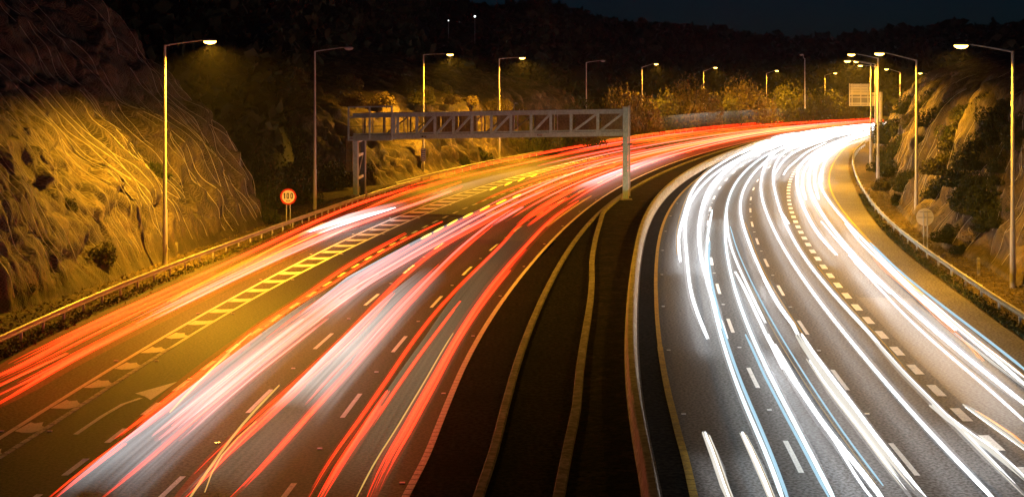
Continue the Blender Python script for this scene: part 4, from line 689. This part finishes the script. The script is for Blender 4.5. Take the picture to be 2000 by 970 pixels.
# ---------------------------------------------------------------- street lamps
LAB = ['tall lit street lamp in front of the netted rock slope', 'unlit street lamp between the speed sign and the gantry', 'lit street lamp behind the left part of the gantry, blue plate on pole', 'lit street lamp behind the middle of the gantry',
 'unlit street lamp rising behind the right part of the gantry', 'lit street lamp just right of the gantry column', 'lit street lamp behind the broad orange lit tree', 'lit street lamp beside the pale bus blur', 'thin unlit grey lamp standing among the bushes at the bend', 'farthest lit street lamp of the left row',
 'nearest lit street lamp on the right verge, arm towards the road', 'lit street lamp behind the round sign back on the right', 'lit street lamp where the right crash barrier bends, third from the near right', 'lit street lamp leftmost of the cluster of poles at the bend', 'lit street lamp with slim pole inside the cluster at the bend', 'smallest lit street lamp inside the cluster at the bend', 'lit street lamp rising from the shrubs right of the far sign gantry', 'dim far street lamp above the right slope']
for i, (row, (x, y, z0, zt, arm, hz, lit)) in enumerate(LAMPS):
    root = empty('street_lamp', (x, y, z0), LAB[i], 'street lamp', 'street lamps along the motorway')
    sg = 1 if arm > 0 else -1
    mb = MB(); hh = zt-z0; mb.tube([(x,y,z0-.1),(x,y,z0+.02),(x,y,z0+hh*.24)], [.165,.165,.15], 12); mb.tube([(x,y,z0+hh*.24),(x,y,zt)], [.125,.075], 12)
    mb.build('pole', M['pole'], root, True)
    mb = MB(); mb.tube([(x,y,z0+hh*.235),(x,y,z0+hh*.25)], .155, 12); mb.build('collar', M['pole'], root)
    mb = MB(); mb.box((x+.13,y-.08,z0+1.0), (.04,.14,.5)); mb.build('access_door', M['head'], root)
    xe = x+arm
    mb = MB(); mb.tube([(x-.03*sg,y,zt-.06),(x+.3*sg,y,zt+.02),(x+arm*.5,y,(zt+hz)/2+.05),(xe-.35*sg,y,hz+.05)], [.055,.05,.042,.036], 8); mb.build('arm', M['pole'], root, True)
    mb = MB(); mb.ell((xe,y,hz), (.46,.17,.15), 14, 8, -.15, 1.0); hd = mb.build('lamp_head', M['head'], root, True)
    mb = MB(); mb.ell((xe+.06*sg,y,hz-.02), (.40,.17,.20), 14, 6, -1.0, .0); mb.build('lens', M['lens'] if lit else M['unlit'], hd, True)
    if lit:
        ld = bpy.data.lights.new('sodium_lamp', 'SPOT'); ld.energy = LAMP_W*(1.5 if i == 0 else 1.35 if i < 4 else .85 if row == 'left' else .45 if i == 10 else .75 if i == 11 else .8); ld.color = SODIUM; ld.spot_size = R(166 if i < 13 else 177); ld.spot_blend = .5 if i < 13 else .25; ld.shadow_soft_size = .12
        lo = bpy.data.objects.new('sodium_lamp', ld); COL.objects.link(lo); lo.parent = root; lo.location = (xe+.06*sg-x, 0, hz-.22-z0); lo.rotation_euler = (0, R(-6)*sg, 0)
# blue plate on the third lamp's pole
x, y = LAMPS[2][1][0], LAMPS[2][1][1]
pr = empty('pole_plate', (x, y-.2, 1.7), 'tall narrow blue plate with white lettering strapped to a lamp pole', 'sign')
mb = MB(); mb.box((x,y-.2,2.35), (.50,.03,1.42)); mb.build('plate', M['blue'], pr)
mb = MB(); mb.box((x,y-.17,2.35), (.58,.02,1.50)); mb.build('backing', M['board'], pr)
rg = random.Random(4)
for k in range(6):
    mb = MB(); xx = x-.19
    while xx < x+.16:
        w = rg.uniform(.05,.10); mb.box((xx+w/2,y-.222,2.93-k*.225), (w,.01,.12)); xx += w+.03
    mb.build('lettering', M['white'], pr)

# ---------------------------------------------------------------- gantry over the left carriageway
(lx, ly), (lx2, ly2), (bx, by), (bx2, by2) = GANTRY
gr = empty('sign_gantry', (lx, ly, 0), 'grey steel lattice gantry spanning the left carriageway', 'gantry')
def gp(px, z_frac, back=0.0):            # along the beam: 0..1 of height between bottom and top chord centre lines
    t = (px-694)/(1221-694); X = lx+(bx-lx)*t; Y = ly+(by-ly)*t
    zb = 5.72+(6.28-5.72)*t; zt = 7.86+(8.38-7.86)*t; k = back/3.6
    return Vector((X+.5*k, Y+back, zb+(zt-zb)*z_frac))
BK = 3.4
def gbar(name, a, b, w, h, m): mb = MB(); mb.bar(a, b, w, h); return mb.build(name, m, gr)
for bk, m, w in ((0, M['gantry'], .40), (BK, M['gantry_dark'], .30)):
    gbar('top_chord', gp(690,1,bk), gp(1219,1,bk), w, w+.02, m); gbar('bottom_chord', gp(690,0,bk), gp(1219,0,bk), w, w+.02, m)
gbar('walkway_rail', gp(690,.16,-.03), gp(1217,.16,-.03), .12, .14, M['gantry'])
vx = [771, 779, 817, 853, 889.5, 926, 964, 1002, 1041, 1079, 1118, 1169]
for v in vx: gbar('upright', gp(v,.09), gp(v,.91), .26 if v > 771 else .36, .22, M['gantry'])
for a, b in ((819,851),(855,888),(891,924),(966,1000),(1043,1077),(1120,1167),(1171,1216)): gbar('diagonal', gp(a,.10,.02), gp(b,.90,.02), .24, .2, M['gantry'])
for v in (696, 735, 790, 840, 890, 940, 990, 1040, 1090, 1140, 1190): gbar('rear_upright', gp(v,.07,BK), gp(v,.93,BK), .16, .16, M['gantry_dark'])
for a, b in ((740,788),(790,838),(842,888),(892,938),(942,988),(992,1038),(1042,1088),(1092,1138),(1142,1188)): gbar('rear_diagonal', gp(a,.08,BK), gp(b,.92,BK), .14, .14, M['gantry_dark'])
for v in (700, 720, 745, 757, 783, 791, 930, 939, 1003, 1010, 1082, 1088): gbar('cable_tray', gp(v,.10,BK*.55), gp(v,.90,BK*.55), .09, .07, M['post'])
for a, b in ((818,850),(854,886),(890,924),(966,1000),(1042,1078),(1120,1166),(1172,1214)):
    mb = MB(); p, q = gp(a,.93,.5), gp(b,.93,.5); mb.bar(p, q, .16, .10); mb.build('light_fitting', M['white'], gr)
for a, b in ((819,852),(855,888),(891,925),(965,1001),(1042,1078),(1083,1117),(1119,1168),(1171,1217)):
    n_ = max(3, int((b-a)/5))
    for k in range(n_):
        p0, p1 = gp(a+(b-a)*k/n_+.2,.08,BK-.5), gp(a+(b-a)*(k+1)/n_-.2,.08,BK-.5); h = 2.14*.84; dy = .05*(k % 2)
        mb = MB(); mb.add([(p0.x,p0.y-dy,p0.z),(p1.x,p1.y-dy,p1.z),(p1.x,p1.y-dy,p1.z+h),(p0.x,p0.y-dy,p0.z+h),(p0.x,p0.y+.08,p0.z),(p1.x,p1.y+.08,p1.z),(p1.x,p1.y+.08,p1.z+h),(p0.x,p0.y+.08,p0.z+h)],
            [(0,1,2,3),(7,6,5,4),(0,4,5,1),(1,5,6,2),(2,6,7,3),(3,7,4,0)]); mb.build('sign_panel', M['panel'], gr)
for k in range(16):                       # cross members of the floor
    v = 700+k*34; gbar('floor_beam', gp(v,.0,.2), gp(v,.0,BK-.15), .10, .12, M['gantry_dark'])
# access cage on the left end
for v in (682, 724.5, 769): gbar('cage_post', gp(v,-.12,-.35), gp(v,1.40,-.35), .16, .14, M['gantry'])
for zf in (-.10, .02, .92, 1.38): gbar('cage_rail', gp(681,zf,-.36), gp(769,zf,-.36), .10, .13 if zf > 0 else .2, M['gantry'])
for zf in (.5,): gbar('cage_rail', gp(683,zf,-.30), gp(768,zf,-.30), .05, .05, M['gantry_dark'])
# columns
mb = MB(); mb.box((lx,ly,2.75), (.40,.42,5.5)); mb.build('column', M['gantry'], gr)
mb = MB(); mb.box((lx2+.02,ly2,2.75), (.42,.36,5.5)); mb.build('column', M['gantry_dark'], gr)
for zz in (5.35, 3.95, 1.75): gbar('column_tie', (lx+.2,ly+.2,zz), (lx2+.05,ly2-.15,zz), .16, .26, M['white'])
gbar('column_brace', (lx+.2,ly+.3,1.9), (lx2+.05,ly2-.2,3.8), .10, .10, M['post'])
for q in ((lx+.24,ly), (lx2+.27,ly2)): mb = MB(); mb.box((q[0],q[1],2.75), (.17,.12,5.4)); mb.build('cable_duct', M['white'], gr)
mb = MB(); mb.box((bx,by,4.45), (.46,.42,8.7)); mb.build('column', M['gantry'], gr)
mb = MB(); mb.box((bx2+.04,by2,4.45), (.20,.36,8.7)); mb.build('column', M['post'], gr)
mb = MB(); mb.box((bx+.30,by+.05,4.45), (.05,.08,8.5)); mb.build('cable_duct', M['white'], gr)
for zz in (5.3,): mb = MB(); mb.box((bx+.12,by+.1,zz), (1.0,.6,.12)); mb.build('column_clamp', M['gantry_dark'], gr)
mb = MB(); mb.box((bx,by,.16), (.95,.85,.10)); mb.box((bx,by,.10), (1.25,1.1,.14)); mb.build('base_plate', M['concrete'], gr)
mb = MB(); mb.box((lx,ly,.05), (.8,.8,.3)); mb.build('base_plate', M['concrete'], gr)
# banded side cabinet under the left end
cb = MB(); cb.box((lx-.62,ly+.6,3.95), (.62,.5,3.15)); cab = cb.build('side_cabinet', M['panel'], gr)
for k in range(4): mb = MB(); mb.box((lx-.62,ly+.6,2.42+k*1.02), (.66,.54,.06)); mb.build('cabinet_band', M['gantry_dark'], cab)
# small number plates on the bottom chord
def text_mesh(s, size, loc, m, name, parent, ext=.004):
    cu = bpy.data.curves.new(name, 'FONT'); cu.body = s; cu.size = size; cu.align_x = 'CENTER'; cu.align_y = 'CENTER'; cu.extrude = ext; cu.offset = size*.012
    t = bpy.data.objects.new(name, cu); COL.objects.link(t); dg = bpy.context.evaluated_depsgraph_get(); me = bpy.data.meshes.new_from_object(t.evaluated_get(dg)); bpy.data.objects.remove(t)
    me.materials.clear(); me.materials.append(m); o = bpy.data.objects.new(name, me); COL.objects.link(o); o.rotation_euler = (R(90), 0, 0); o.location = Vector(loc)-parent_loc(parent); o.parent = parent; return o
for v in (834, 1060):
    p = gp(v,0,-.215); mb = MB(); mb.box(p, (.62,.02,.17)); pl = mb.build('number_plate', M['black'], gr); text_mesh('JW/4-E' if v > 900 else 'JW/4', .17, (p.x, p.y-.02, p.z), M['white'], 'plate_text', pl)
# camera mast on top of the gantry
p = gp(1006,1.08,1.0); cm = empty('cctv_camera', p, 'small camera on a short mast on top of the gantry', 'camera')
mb = MB(); mb.tube([p, p+Vector((0,0,.75))], .035, 6); mb.tube([p+Vector((0,0,.72)), p+Vector((.22,0,.78))], .025, 6); mb.build('mast', M['post'], cm)
mb = MB(); mb.box(p+Vector((.14,0,.72)), (.14,.2,.12)); mb.build('housing', M['white'], cm); mb = MB(); mb.bar(p+Vector((.26,0,.76)), p+Vector((.38,0,.60)), .07); mb.build('sunshield', M['post'], cm)
for v, wd_ in ((1016, 'left'), (1023.5, 'right')):
    p = gp(v,1.09,1.0); mb = MB(); mb.tube([p, p+Vector((0,0,.16))], .05, 8); o = mb.build('gantry_beacon', M['white']); tag(o, wd_+' one of two short white stubs on the gantry beside the camera mast', 'beacon', 'white stubs on the gantry')

# ---------------------------------------------------------------- signs and posts
x, y = SIGN100; sg = empty('speed_sign', (x, y, 0), 'round red and white 100 km/h speed limit sign on two posts', 'sign')
for dx in (-.145, .145): mb = MB(); mb.tube([(x+dx,y+.05,-.1),(x+dx,y+.05,2.1)], .045, 8); mb.build('post', M['post'], sg, True)
cz = 12-(384-142)*y/2778; mb = MB(); mb.disc((x,y,cz), .64, 0, .03); mb.build('red_disc', M['red'], sg)
mb = MB(); mb.disc((x,y,cz), .505, -.006, -.002); fc = mb.build('white_face', M['white'], sg)
def digit(s, x0, w, h, zc, st_):
    mb = MB(); yy = y-.010
    if s == '1': mb.box((x0+.02,yy,zc), (st_,.006,h)); mb.bar((x0-.06,yy,zc+h/2-.10),(x0+.02,yy,zc+h/2-.03), .006, st_*.8)
    else:
        n = 24; o = len(mb.v)
        for k in range(n):
            t = 2*math.pi*k/n; cx, sz = math.cos(t), math.sin(t); e = .55
            px_ = abs(cx)**e*(1 if cx > 0 else -1); pz_ = abs(sz)**e*(1 if sz > 0 else -1)
            mb.v += [(x0+px_*w/2, yy, zc+pz_*h/2), (x0+px_*(w/2-st_), yy, zc+pz_*(h/2-st_))]
        for k in range(n): a = o+2*k; b = o+2*((k+1) % n); mb.f.append((a, b, b+1, a+1))
    mb.build('digit', M['black'], fc)
digit('1', x-.30, .2, .44, cz+.06, .085); digit('0', x-.03, .20, .46, cz+.06, .07); digit('0', x+.27, .20, .46, cz+.06, .07)
text_mesh('km/h', .17, (x, y-.012, cz-.33), M['black'], 'unit_text', fc)
x, y = SIGNBACK; sg = empty('round_sign', (x, y, 0), 'round sign seen from behind on two posts by the right crash barrier', 'sign')
for dx in (-.12, .14): mb = MB(); mb.tube([(x+dx,y-.03,-.1),(x+dx,y-.03,2.55)], .04, 8); mb.build('post', M['post'], sg, True)
cz = 12-(424-142)*y/2778; mb = MB(); mb.disc((x,y+.06,cz), .60, -.015, .015); mb.build('disc', M['white'], sg)
for dz in (-.02, .36): mb = MB(); mb.box((x,y+.025,cz+dz), (1.05 if dz < .1 else .75,.03,.05)); mb.build('clamp_bar', M['head'], sg)
PL_ = ['short concrete post at the foot of the netted slope right of the first lamp', 'pale concrete marker post below the right rock slope', 'small post with white cap behind the right crash barrier at the bend', 'short yellowish post beside the left gantry column']
for i, ((x, y), h) in enumerate(zip(POSTS, (.75, .95, .55, 1.15))):
    pr = empty('marker_post', (x, y, 0), PL_[i], 'post'); mb = MB(); mb.box((x,y,h/2-.05), (.17,.15,h+.1)); mb.build('shaft', M['concrete'], pr); mb = MB(); mb.box((x,y,h+.03), (.14,.12,.06)); mb.build('cap', M['white'] if i == 2 else M['concrete'], pr)
# far sign gantry seen from behind
Yf = 268.0; fx = lambda px: (px-1000)*Yf/2778; fz = lambda py: 12-(py-142)*Yf/2778
fg = empty('far_sign_gantry', (fx(1719), Yf, 0), 'far cantilever sign gantry seen from behind at the bend', 'gantry')
def fbox(name, x0, x1, y0, y1, dy, th, m): mb = MB(); mb.box(((fx(x0)+fx(x1))/2, Yf+dy, (fz(y0)+fz(y1))/2), (abs(fx(x1)-fx(x0)), th, abs(fz(y0)-fz(y1)))); return mb.build(name, m, fg)
for k in range(4): fbox('sign_plank', 1661, 1700, 164+k*5.4, 168.9+k*5.4, 0, .1, M['board'])
fbox('sign_plank', 1661, 1700, 186, 206, .08, .1, M['board_dark'])
for px_ in (1659, 1664, 1681, 1695): fbox('stiffener', px_-.8, px_+.8, 163.5, 207, -.12, .12, M['board'])
for py_ in (184.5, 190, 202, 206): fbox('beam', 1660, 1712, py_-1.1, py_+1.1, -.28, .25, M['board'])
fbox('sign_panel', 1700, 1712, 187, 206, 0, .1, M['board'])
mb = MB(); mb.tube([(fx(1719.5),Yf,-.1),(fx(1719.5),Yf,fz(180))], .42, 14); mb.build('column', M['board'], fg, True)
fbox('arm', 1700, 1722, 181, 185, 0, .4, M['board'])
# lamps on the far hillside
for (px_, py_, D, rr, m, lab) in ((927.5, 32.5, 300, .2, 'far_white', 'bright white lamp high on the dark hill'), (876, 40.5, 300, .11, 'far_white', 'small white lamp on the dark hill left of the bright one'), (1853, 154.5, 250, .24, 'far_orange', 'small orange lamp on the dark slope left of the nearest right lamp'), (1955, 158.5, 225, .13, 'far_orange', 'left one of two tiny orange lamps beside the nearest right pole'), (1960, 158.5, 225, .13, 'far_orange', 'right one of two tiny orange lamps beside the nearest right pole')):
    x = (px_-1000)*D/2778; z = 12-(py_-142)*D/2778
    hr = empty('hillside_lamp', (x, D, z-6), lab, 'lamp'); mb = MB(); mb.tube([(x,D,z-6),(x,D,z-.1)], .05, 6); mb.build('post', M['head'], hr); mb = MB(); mb.ell((x,D,z), (rr,rr,rr), 10, 8); mb.build('globe', M[m], hr, True)

# ---------------------------------------------------------------- light trails of the traffic, lying in the air at lamp height over their lanes
def glow(name, col, strength):               # a streak of light in the air: it adds light and hides nothing
    m = emit(name, col, strength*.55); t = m.node_tree; e = [n for n in t.nodes if n.type == 'EMISSION'][0]; o = [n for n in t.nodes if n.type == 'OUTPUT_MATERIAL'][0]
    tr = N(m, 'ShaderNodeBsdfTransparent'); ad = N(m, 'ShaderNodeAddShader'); L(m, tr.outputs[0], ad.inputs[0]); L(m, e.outputs[0], ad.inputs[1]); L(m, ad.outputs[0], o.inputs[0]); return m
def emit_down(name, col, side, down):      # headlamps throw their light down on the road, little of it sideways or up
    m = glow(name, col, side); e = [n for n in m.node_tree.nodes if n.type == 'EMISSION'][0]
    ge = N(m, 'ShaderNodeNewGeometry'); sp = N(m, 'ShaderNodeSeparateXYZ'); L(m, ge.outputs['Normal'], sp.inputs[0])
    mr = N(m, 'ShaderNodeMapRange'); mr.inputs['From Min'].default_value = -.35; mr.inputs['From Max'].default_value = -.95; mr.inputs['To Min'].default_value = side*.55; mr.inputs['To Max'].default_value = down*.7
    L(m, sp.outputs['Z'], mr.inputs['Value']); L(m, mr.outputs[0], e.inputs[1]); return m
TM = {'r': glow('red_trail', (1.0,.025,.005), 1.1), 'R': glow('orange_red_trail', (1.0,.05,.008), 1.1), 'd': glow('deep_red_trail', (.72,.03,.01), .8), 'p': glow('pink_trail', (1.0,.15,.10), .55), 'P': glow('pale_pink_trail', (.95,.42,.36), .42), 'o': glow('amber_trail', (1.0,.36,.02), .65), 'a': glow('indicator_trail', (1.0,.66,.02), 1.5), 'h': glow('red_halo', (1.0,.03,.006), .11), 'H': glow('white_halo', (.95,.97,1.0), .13), 'y': glow('yellow_trail', (1.0,.60,.14), .6),
      'w': emit_down('white_trail', (.96,.98,1.0), 1.2, 11), 'w2': emit('soft_white_trail', (.92,.90,.85), 1.1), 'b': emit_down('blue_white_trail', (.80,.95,1.0), 1.2, 6), 'B': emit('pale_blue_trail', (.50,.78,.95), .95), 't': emit('tan_trail', (.75,.42,.12), .7), 'k': emit('thin_tan_trail', (.8,.62,.38), .55), 'c': emit('cream_trail', (.95,.88,.76), .85)}
TR = random.Random(33)
def grow(y): return .72 + y/190.0
def streak(code, rad, pts, z, left, root):
    y = np.array([p[0] if left else p[1] for p in pts]); v = np.array([p[1] if left else p[0] for p in pts]); o = np.argsort(y); y = y[o]; v = v[o]
    keep = np.concatenate([[True], np.diff(y) > .05]); y = y[keep]; v = v[keep]
    n = int(min(60, max(4, (math.log(y[-1])-math.log(y[0]))*30))); yy = np.exp(np.linspace(math.log(y[0]), math.log(y[-1]), n))
    uf = cspline(np.log(y), v)
    if left: xx = [lane_x(float(uf(math.log(q))), q) for q in yy]
    else: xx = cspline(np.log(y), v)(np.log(yy))
    # a lamp cluster draws several fine lines side by side, none exactly as long as its neighbour
    fan = {'r': 'rrRdr', 'p': 'prPdP', 'w': 'ww', 'w2': 'ccw', 'c': 'cwkc', 'o': 'oo'}.get(code, code if len(code) == 1 else 'c')
    mb = MB(); mi = []; used = []
    for j, cj in enumerate(fan):
        if len(fan) == 1: sc_, of, dz, i0 = .8, 0, 0, 0
        elif code == 'w': sc_, of, dz, i0 = (.52, 0, 0, 0) if j == 0 else (.30, TR.choice((-1,1))*.95, 0, 0)
        else: sc_, of, dz, i0 = TR.uniform(.26,.48), (j-(len(fan)-1)/2)/(len(fan)-1)*2.0*.85, TR.uniform(-.6,.6), TR.randint(0, max(0, n//7))
        i1 = n-(0 if j == 0 else TR.randint(0, n//8)); 
        if i1-i0 < 3: i0, i1 = 0, n
        P = []; Rr = []
        for i in range(i0, i1):
            gq = rad*grow(yy[i]); P.append((xx[i]+of*gq, yy[i], z+dz*gq)); Rr.append(gq*sc_*(min(1, .15+(i-i0)/max(2, .16*(i1-i0))) if cj in 'rRdpPcw' and code not in ('w','c') else 1)*(.6 if i in (i0, i1-1) else 1))
        f0 = len(mb.f); mb.tube(P, Rr, 6 if sc_ > .5 else 4)
        if cj not in used: used.append(cj)
        mi += [used.index(cj)]*(len(mb.f)-f0)
    hc = {'r': 'h', 'p': 'h', 'o': 'h', 'w': 'H', 'b': 'H', 'w2': 'H', 'c': 'H'}.get(code)
    if hc:                                     # faint glow round the core
        f0 = len(mb.f); mb.tube([(a, b, z) for a, b in zip(xx, yy)], [rad*grow(q)*(1.9 if hc == 'H' else 2.3)*min(1, .2+i/4, .2+(n-1-i)/4) for i, q in enumerate(yy)], 8); used.append(hc); mi += [len(used)-1]*(len(mb.f)-f0)
    o = mb.build('streak', TM[used[0]], root, True)
    for cj in used[1:]: o.data.materials.append(TM[cj])
    o.data.polygons.foreach_set('material_index', mi); return o
def trail(t, left, grp):
    a = t['s'][0][2]; ys_ = [p[0] if left else p[1] for s in t['s'] for p in s[2]]; y0 = min(ys_)
    if left: u0 = a[0][1]; loc = (lane_x(u0, y0), y0, 0)
    else: loc = (a[0][0], a[0][1], 0)
    root = empty('light_trail', loc, t['lab'], 'light trail', grp)
    for s in t['s']: streak(s[0], s[1], s[2], s[3], left, root)
for t in LEFT_TRAILS: trail(t, True, 'light trails on the left carriageway')
for t in RIGHT_TRAILS: trail(t, False, 'light trails on the right carriageway')
# the distant part of each lane, where many trails run together
rg = random.Random(21)
FAR = [('red trails bunched in the far slip lane beside the left barrier', .15, .85, 128, 8, 'rrrrpr'), ('red trails crossing the far hatched strip', 1.1, 2.9, 150, 5, 'rprpr'), ('red and pink trails bunched in the far left through lane', 3.05, 3.95, 112, 10, 'rprprr'), ('red and pink trails bunched in the far middle lane', 4.05, 4.95, 108, 10, 'rrprro'), ('red trails bunched in the far lane beside the white edge line', 5.08, 5.72, 105, 8, 'rrprr')]
for lab, u0, u1, ys0, n, cs in FAR:
    root = empty('light_trail', (lane_x((u0+u1)/2, ys0), ys0, 0), lab, 'light trail', 'light trails on the left carriageway')
    for k in range(n):
        a = ys0+rg.random()**1.3*75; b = rg.uniform(a+45, 345) if k % 3 else 348; u = u0+(u1-u0)*(k+rg.random())/n
        streak(cs[k % len(cs)], rg.uniform(.035, .075), [(a, u), ((a+b)/2, u+rg.uniform(-.05,.05)), (min(b,348), u+rg.uniform(-.08,.08))], rg.uniform(.55,.95), True, root)
FARR = [('white trails merging in the far lane beside the concrete barrier', .12, .9, 195, 4), ('white trails merging in the far second lane', 1.1, 1.9, 205, 3), ('white trails merging in the far third lane', 2.1, 2.9, 225, 1), ('white trails merging in the far nearside lane', 3.15, 3.85, 185, 2)]
for lab, u0, u1, ys0, n in FARR:
    root = empty('light_trail', (rlane_x((u0+u1)/2, ys0), ys0, 0), lab, 'light trail', 'light trails on the right carriageway')
    for k in range(n):
        a = ys0+rg.random()*25; u = u0+(u1-u0)*(k+.5)/n; pts = [(rlane_x(u+rg.uniform(-.05,.05), y), y) for y in np.linspace(a, 335, 7)]
        streak('w', rg.uniform(.05,.075), pts, .65, False, root)
# pale blurs of vehicle bodies: soft translucent bodies of light, streaked lengthwise
def blurmat(name, col, strength, alpha):
    m = bpy.data.materials.new(name); m.use_nodes = True; m.node_tree.nodes.clear()
    uv = N(m, 'ShaderNodeUVMap', uv_map='along'); sp = N(m, 'ShaderNodeSeparateXYZ'); L(m, uv.outputs[0], sp.inputs[0])
    mp = N(m, 'ShaderNodeMapping'); mp.inputs['Scale'].default_value = (1.2, 26, 1); L(m, uv.outputs[0], mp.inputs[0])
    n = N(m, 'ShaderNodeTexNoise', Scale=1.0, Detail=3.0); L(m, mp.outputs[0], n.inputs['Vector'])
    r1 = ramp(m, n.outputs[0], [(.25, (.35,)*3), (.7, (1,)*3)])
    r2 = ramp(m, sp.outputs['X'], [(0, (0,)*3), (.14, (.75,)*3), (.35, (1,)*3), (.6, (.7,)*3), (1, (0,)*3)])
    r3 = ramp(m, sp.outputs['Y'], [(0, (0,)*3), (.25, (.8,)*3), (.5, (1,)*3), (.75, (.8,)*3), (1, (0,)*3)])
    a = N(m, 'ShaderNodeMath', operation='MULTIPLY'); L(m, r1.outputs[0], a.inputs[0]); L(m, r2.outputs[0], a.inputs[1])
    b = N(m, 'ShaderNodeMath', operation='MULTIPLY'); L(m, a.outputs[0], b.inputs[0]); L(m, r3.outputs[0], b.inputs[1])
    c = N(m, 'ShaderNodeMath', operation='MULTIPLY'); L(m, b.outputs[0], c.inputs[0]); c.inputs[1].default_value = alpha
    e = N(m, 'ShaderNodeEmission', Strength=strength); e.inputs[0].default_value = (*col, 1); t = N(m, 'ShaderNodeBsdfTransparent'); mx = N(m, 'ShaderNodeAddShader'); e2 = N(m, 'ShaderNodeMath', operation='MULTIPLY'); L(m, c.outputs[0], e2.inputs[0]); e2.inputs[1].default_value = strength; L(m, e2.outputs[0], e.inputs[1])
    L(m, t.outputs[0], mx.inputs[0]); L(m, e.outputs[0], mx.inputs[1])
    o = N(m, 'ShaderNodeOutputMaterial'); L(m, mx.outputs[0], o.inputs[0]); m.surface_render_method = 'BLENDED' if hasattr(m, 'surface_render_method') else None; return m
def blur(lab, pts, width, z0, h, m):
    y = np.array([p[0] for p in pts]); u = np.array([p[1] for p in pts]); o = np.argsort(y); y = y[o]; u = u[o]
    n = 40; yy = np.exp(np.linspace(math.log(y[0]), math.log(y[-1]), n)); K = 10; mb = MB(); uvv = []
    for i, q in enumerate(yy):
        x = lane_x(float(np.interp(q, y, u)), q); dx = lane_x(float(np.interp(q+.5, y, u)), q+.5)-lane_x(float(np.interp(q-.5, y, u)), q-.5); d = Vector((dx,1,0)).normalized()
        for k in range(K+1):
            t = math.pi*k/K; e = .6; cx = -math.cos(t); sz = math.sin(t); cx = math.copysign(abs(cx)**e, cx); sz = abs(sz)**e
            mb.v.append((x+d.y*cx*width/2, q-d.x*cx*width/2, z0+h*sz)); uvv.append((i/(n-1), k/K))
    for i in range(n-1):
        for k in range(K): o_ = i*(K+1)+k; mb.f.append((o_, o_+1, o_+K+2, o_+K+1))
    ob = mb.build('vehicle_blur', m, None, True); uvl = ob.data.uv_layers.new(name='along')
    for l in ob.data.loops: uvl.data[l.index].uv = uvv[l.vertex_index]
    tag(ob, lab, 'light blur', 'pale blurs of passing vehicles'); return ob
BM = {'grey': blurmat('grey_blur', (.50,.56,.60), 1.15, .85), 'white': blurmat('white_blur', (.78,.78,.74), 1.15, .85), 'olive': blurmat('olive_blur', (.30,.28,.17), .55, .7), 'blue': blurmat('blue_white_blur', (.70,.82,.92), .9, .9), 'dim': blurmat('dim_blur', (.30,.28,.22), .6, .55), 'bus': blurmat('bus_blur', (.44,.42,.34), .32, .7)}
for lab, pts, w, z0, h, m in BLURS: blur(lab, pts, w, z0, h, BM[m])

# ---------------------------------------------------------------- thin evening haze that catches the lamplight
hz = MB(); hz.box((0,260,34.4), (1700,1200,71.2)); hm = bpy.data.materials.new('haze'); hm.use_nodes = True; hm.node_tree.nodes.clear()
pv = N(hm, 'ShaderNodeVolumePrincipled', Density=.00013, Anisotropy=.35); pv.inputs['Color'].default_value = (.92,.93,.95,1); oo = N(hm, 'ShaderNodeOutputMaterial'); L(hm, pv.outputs[0], oo.inputs['Volume'])
tag(hz.build('haze', hm), kind='stuff'); SC.cycles.volume_bounces = 0
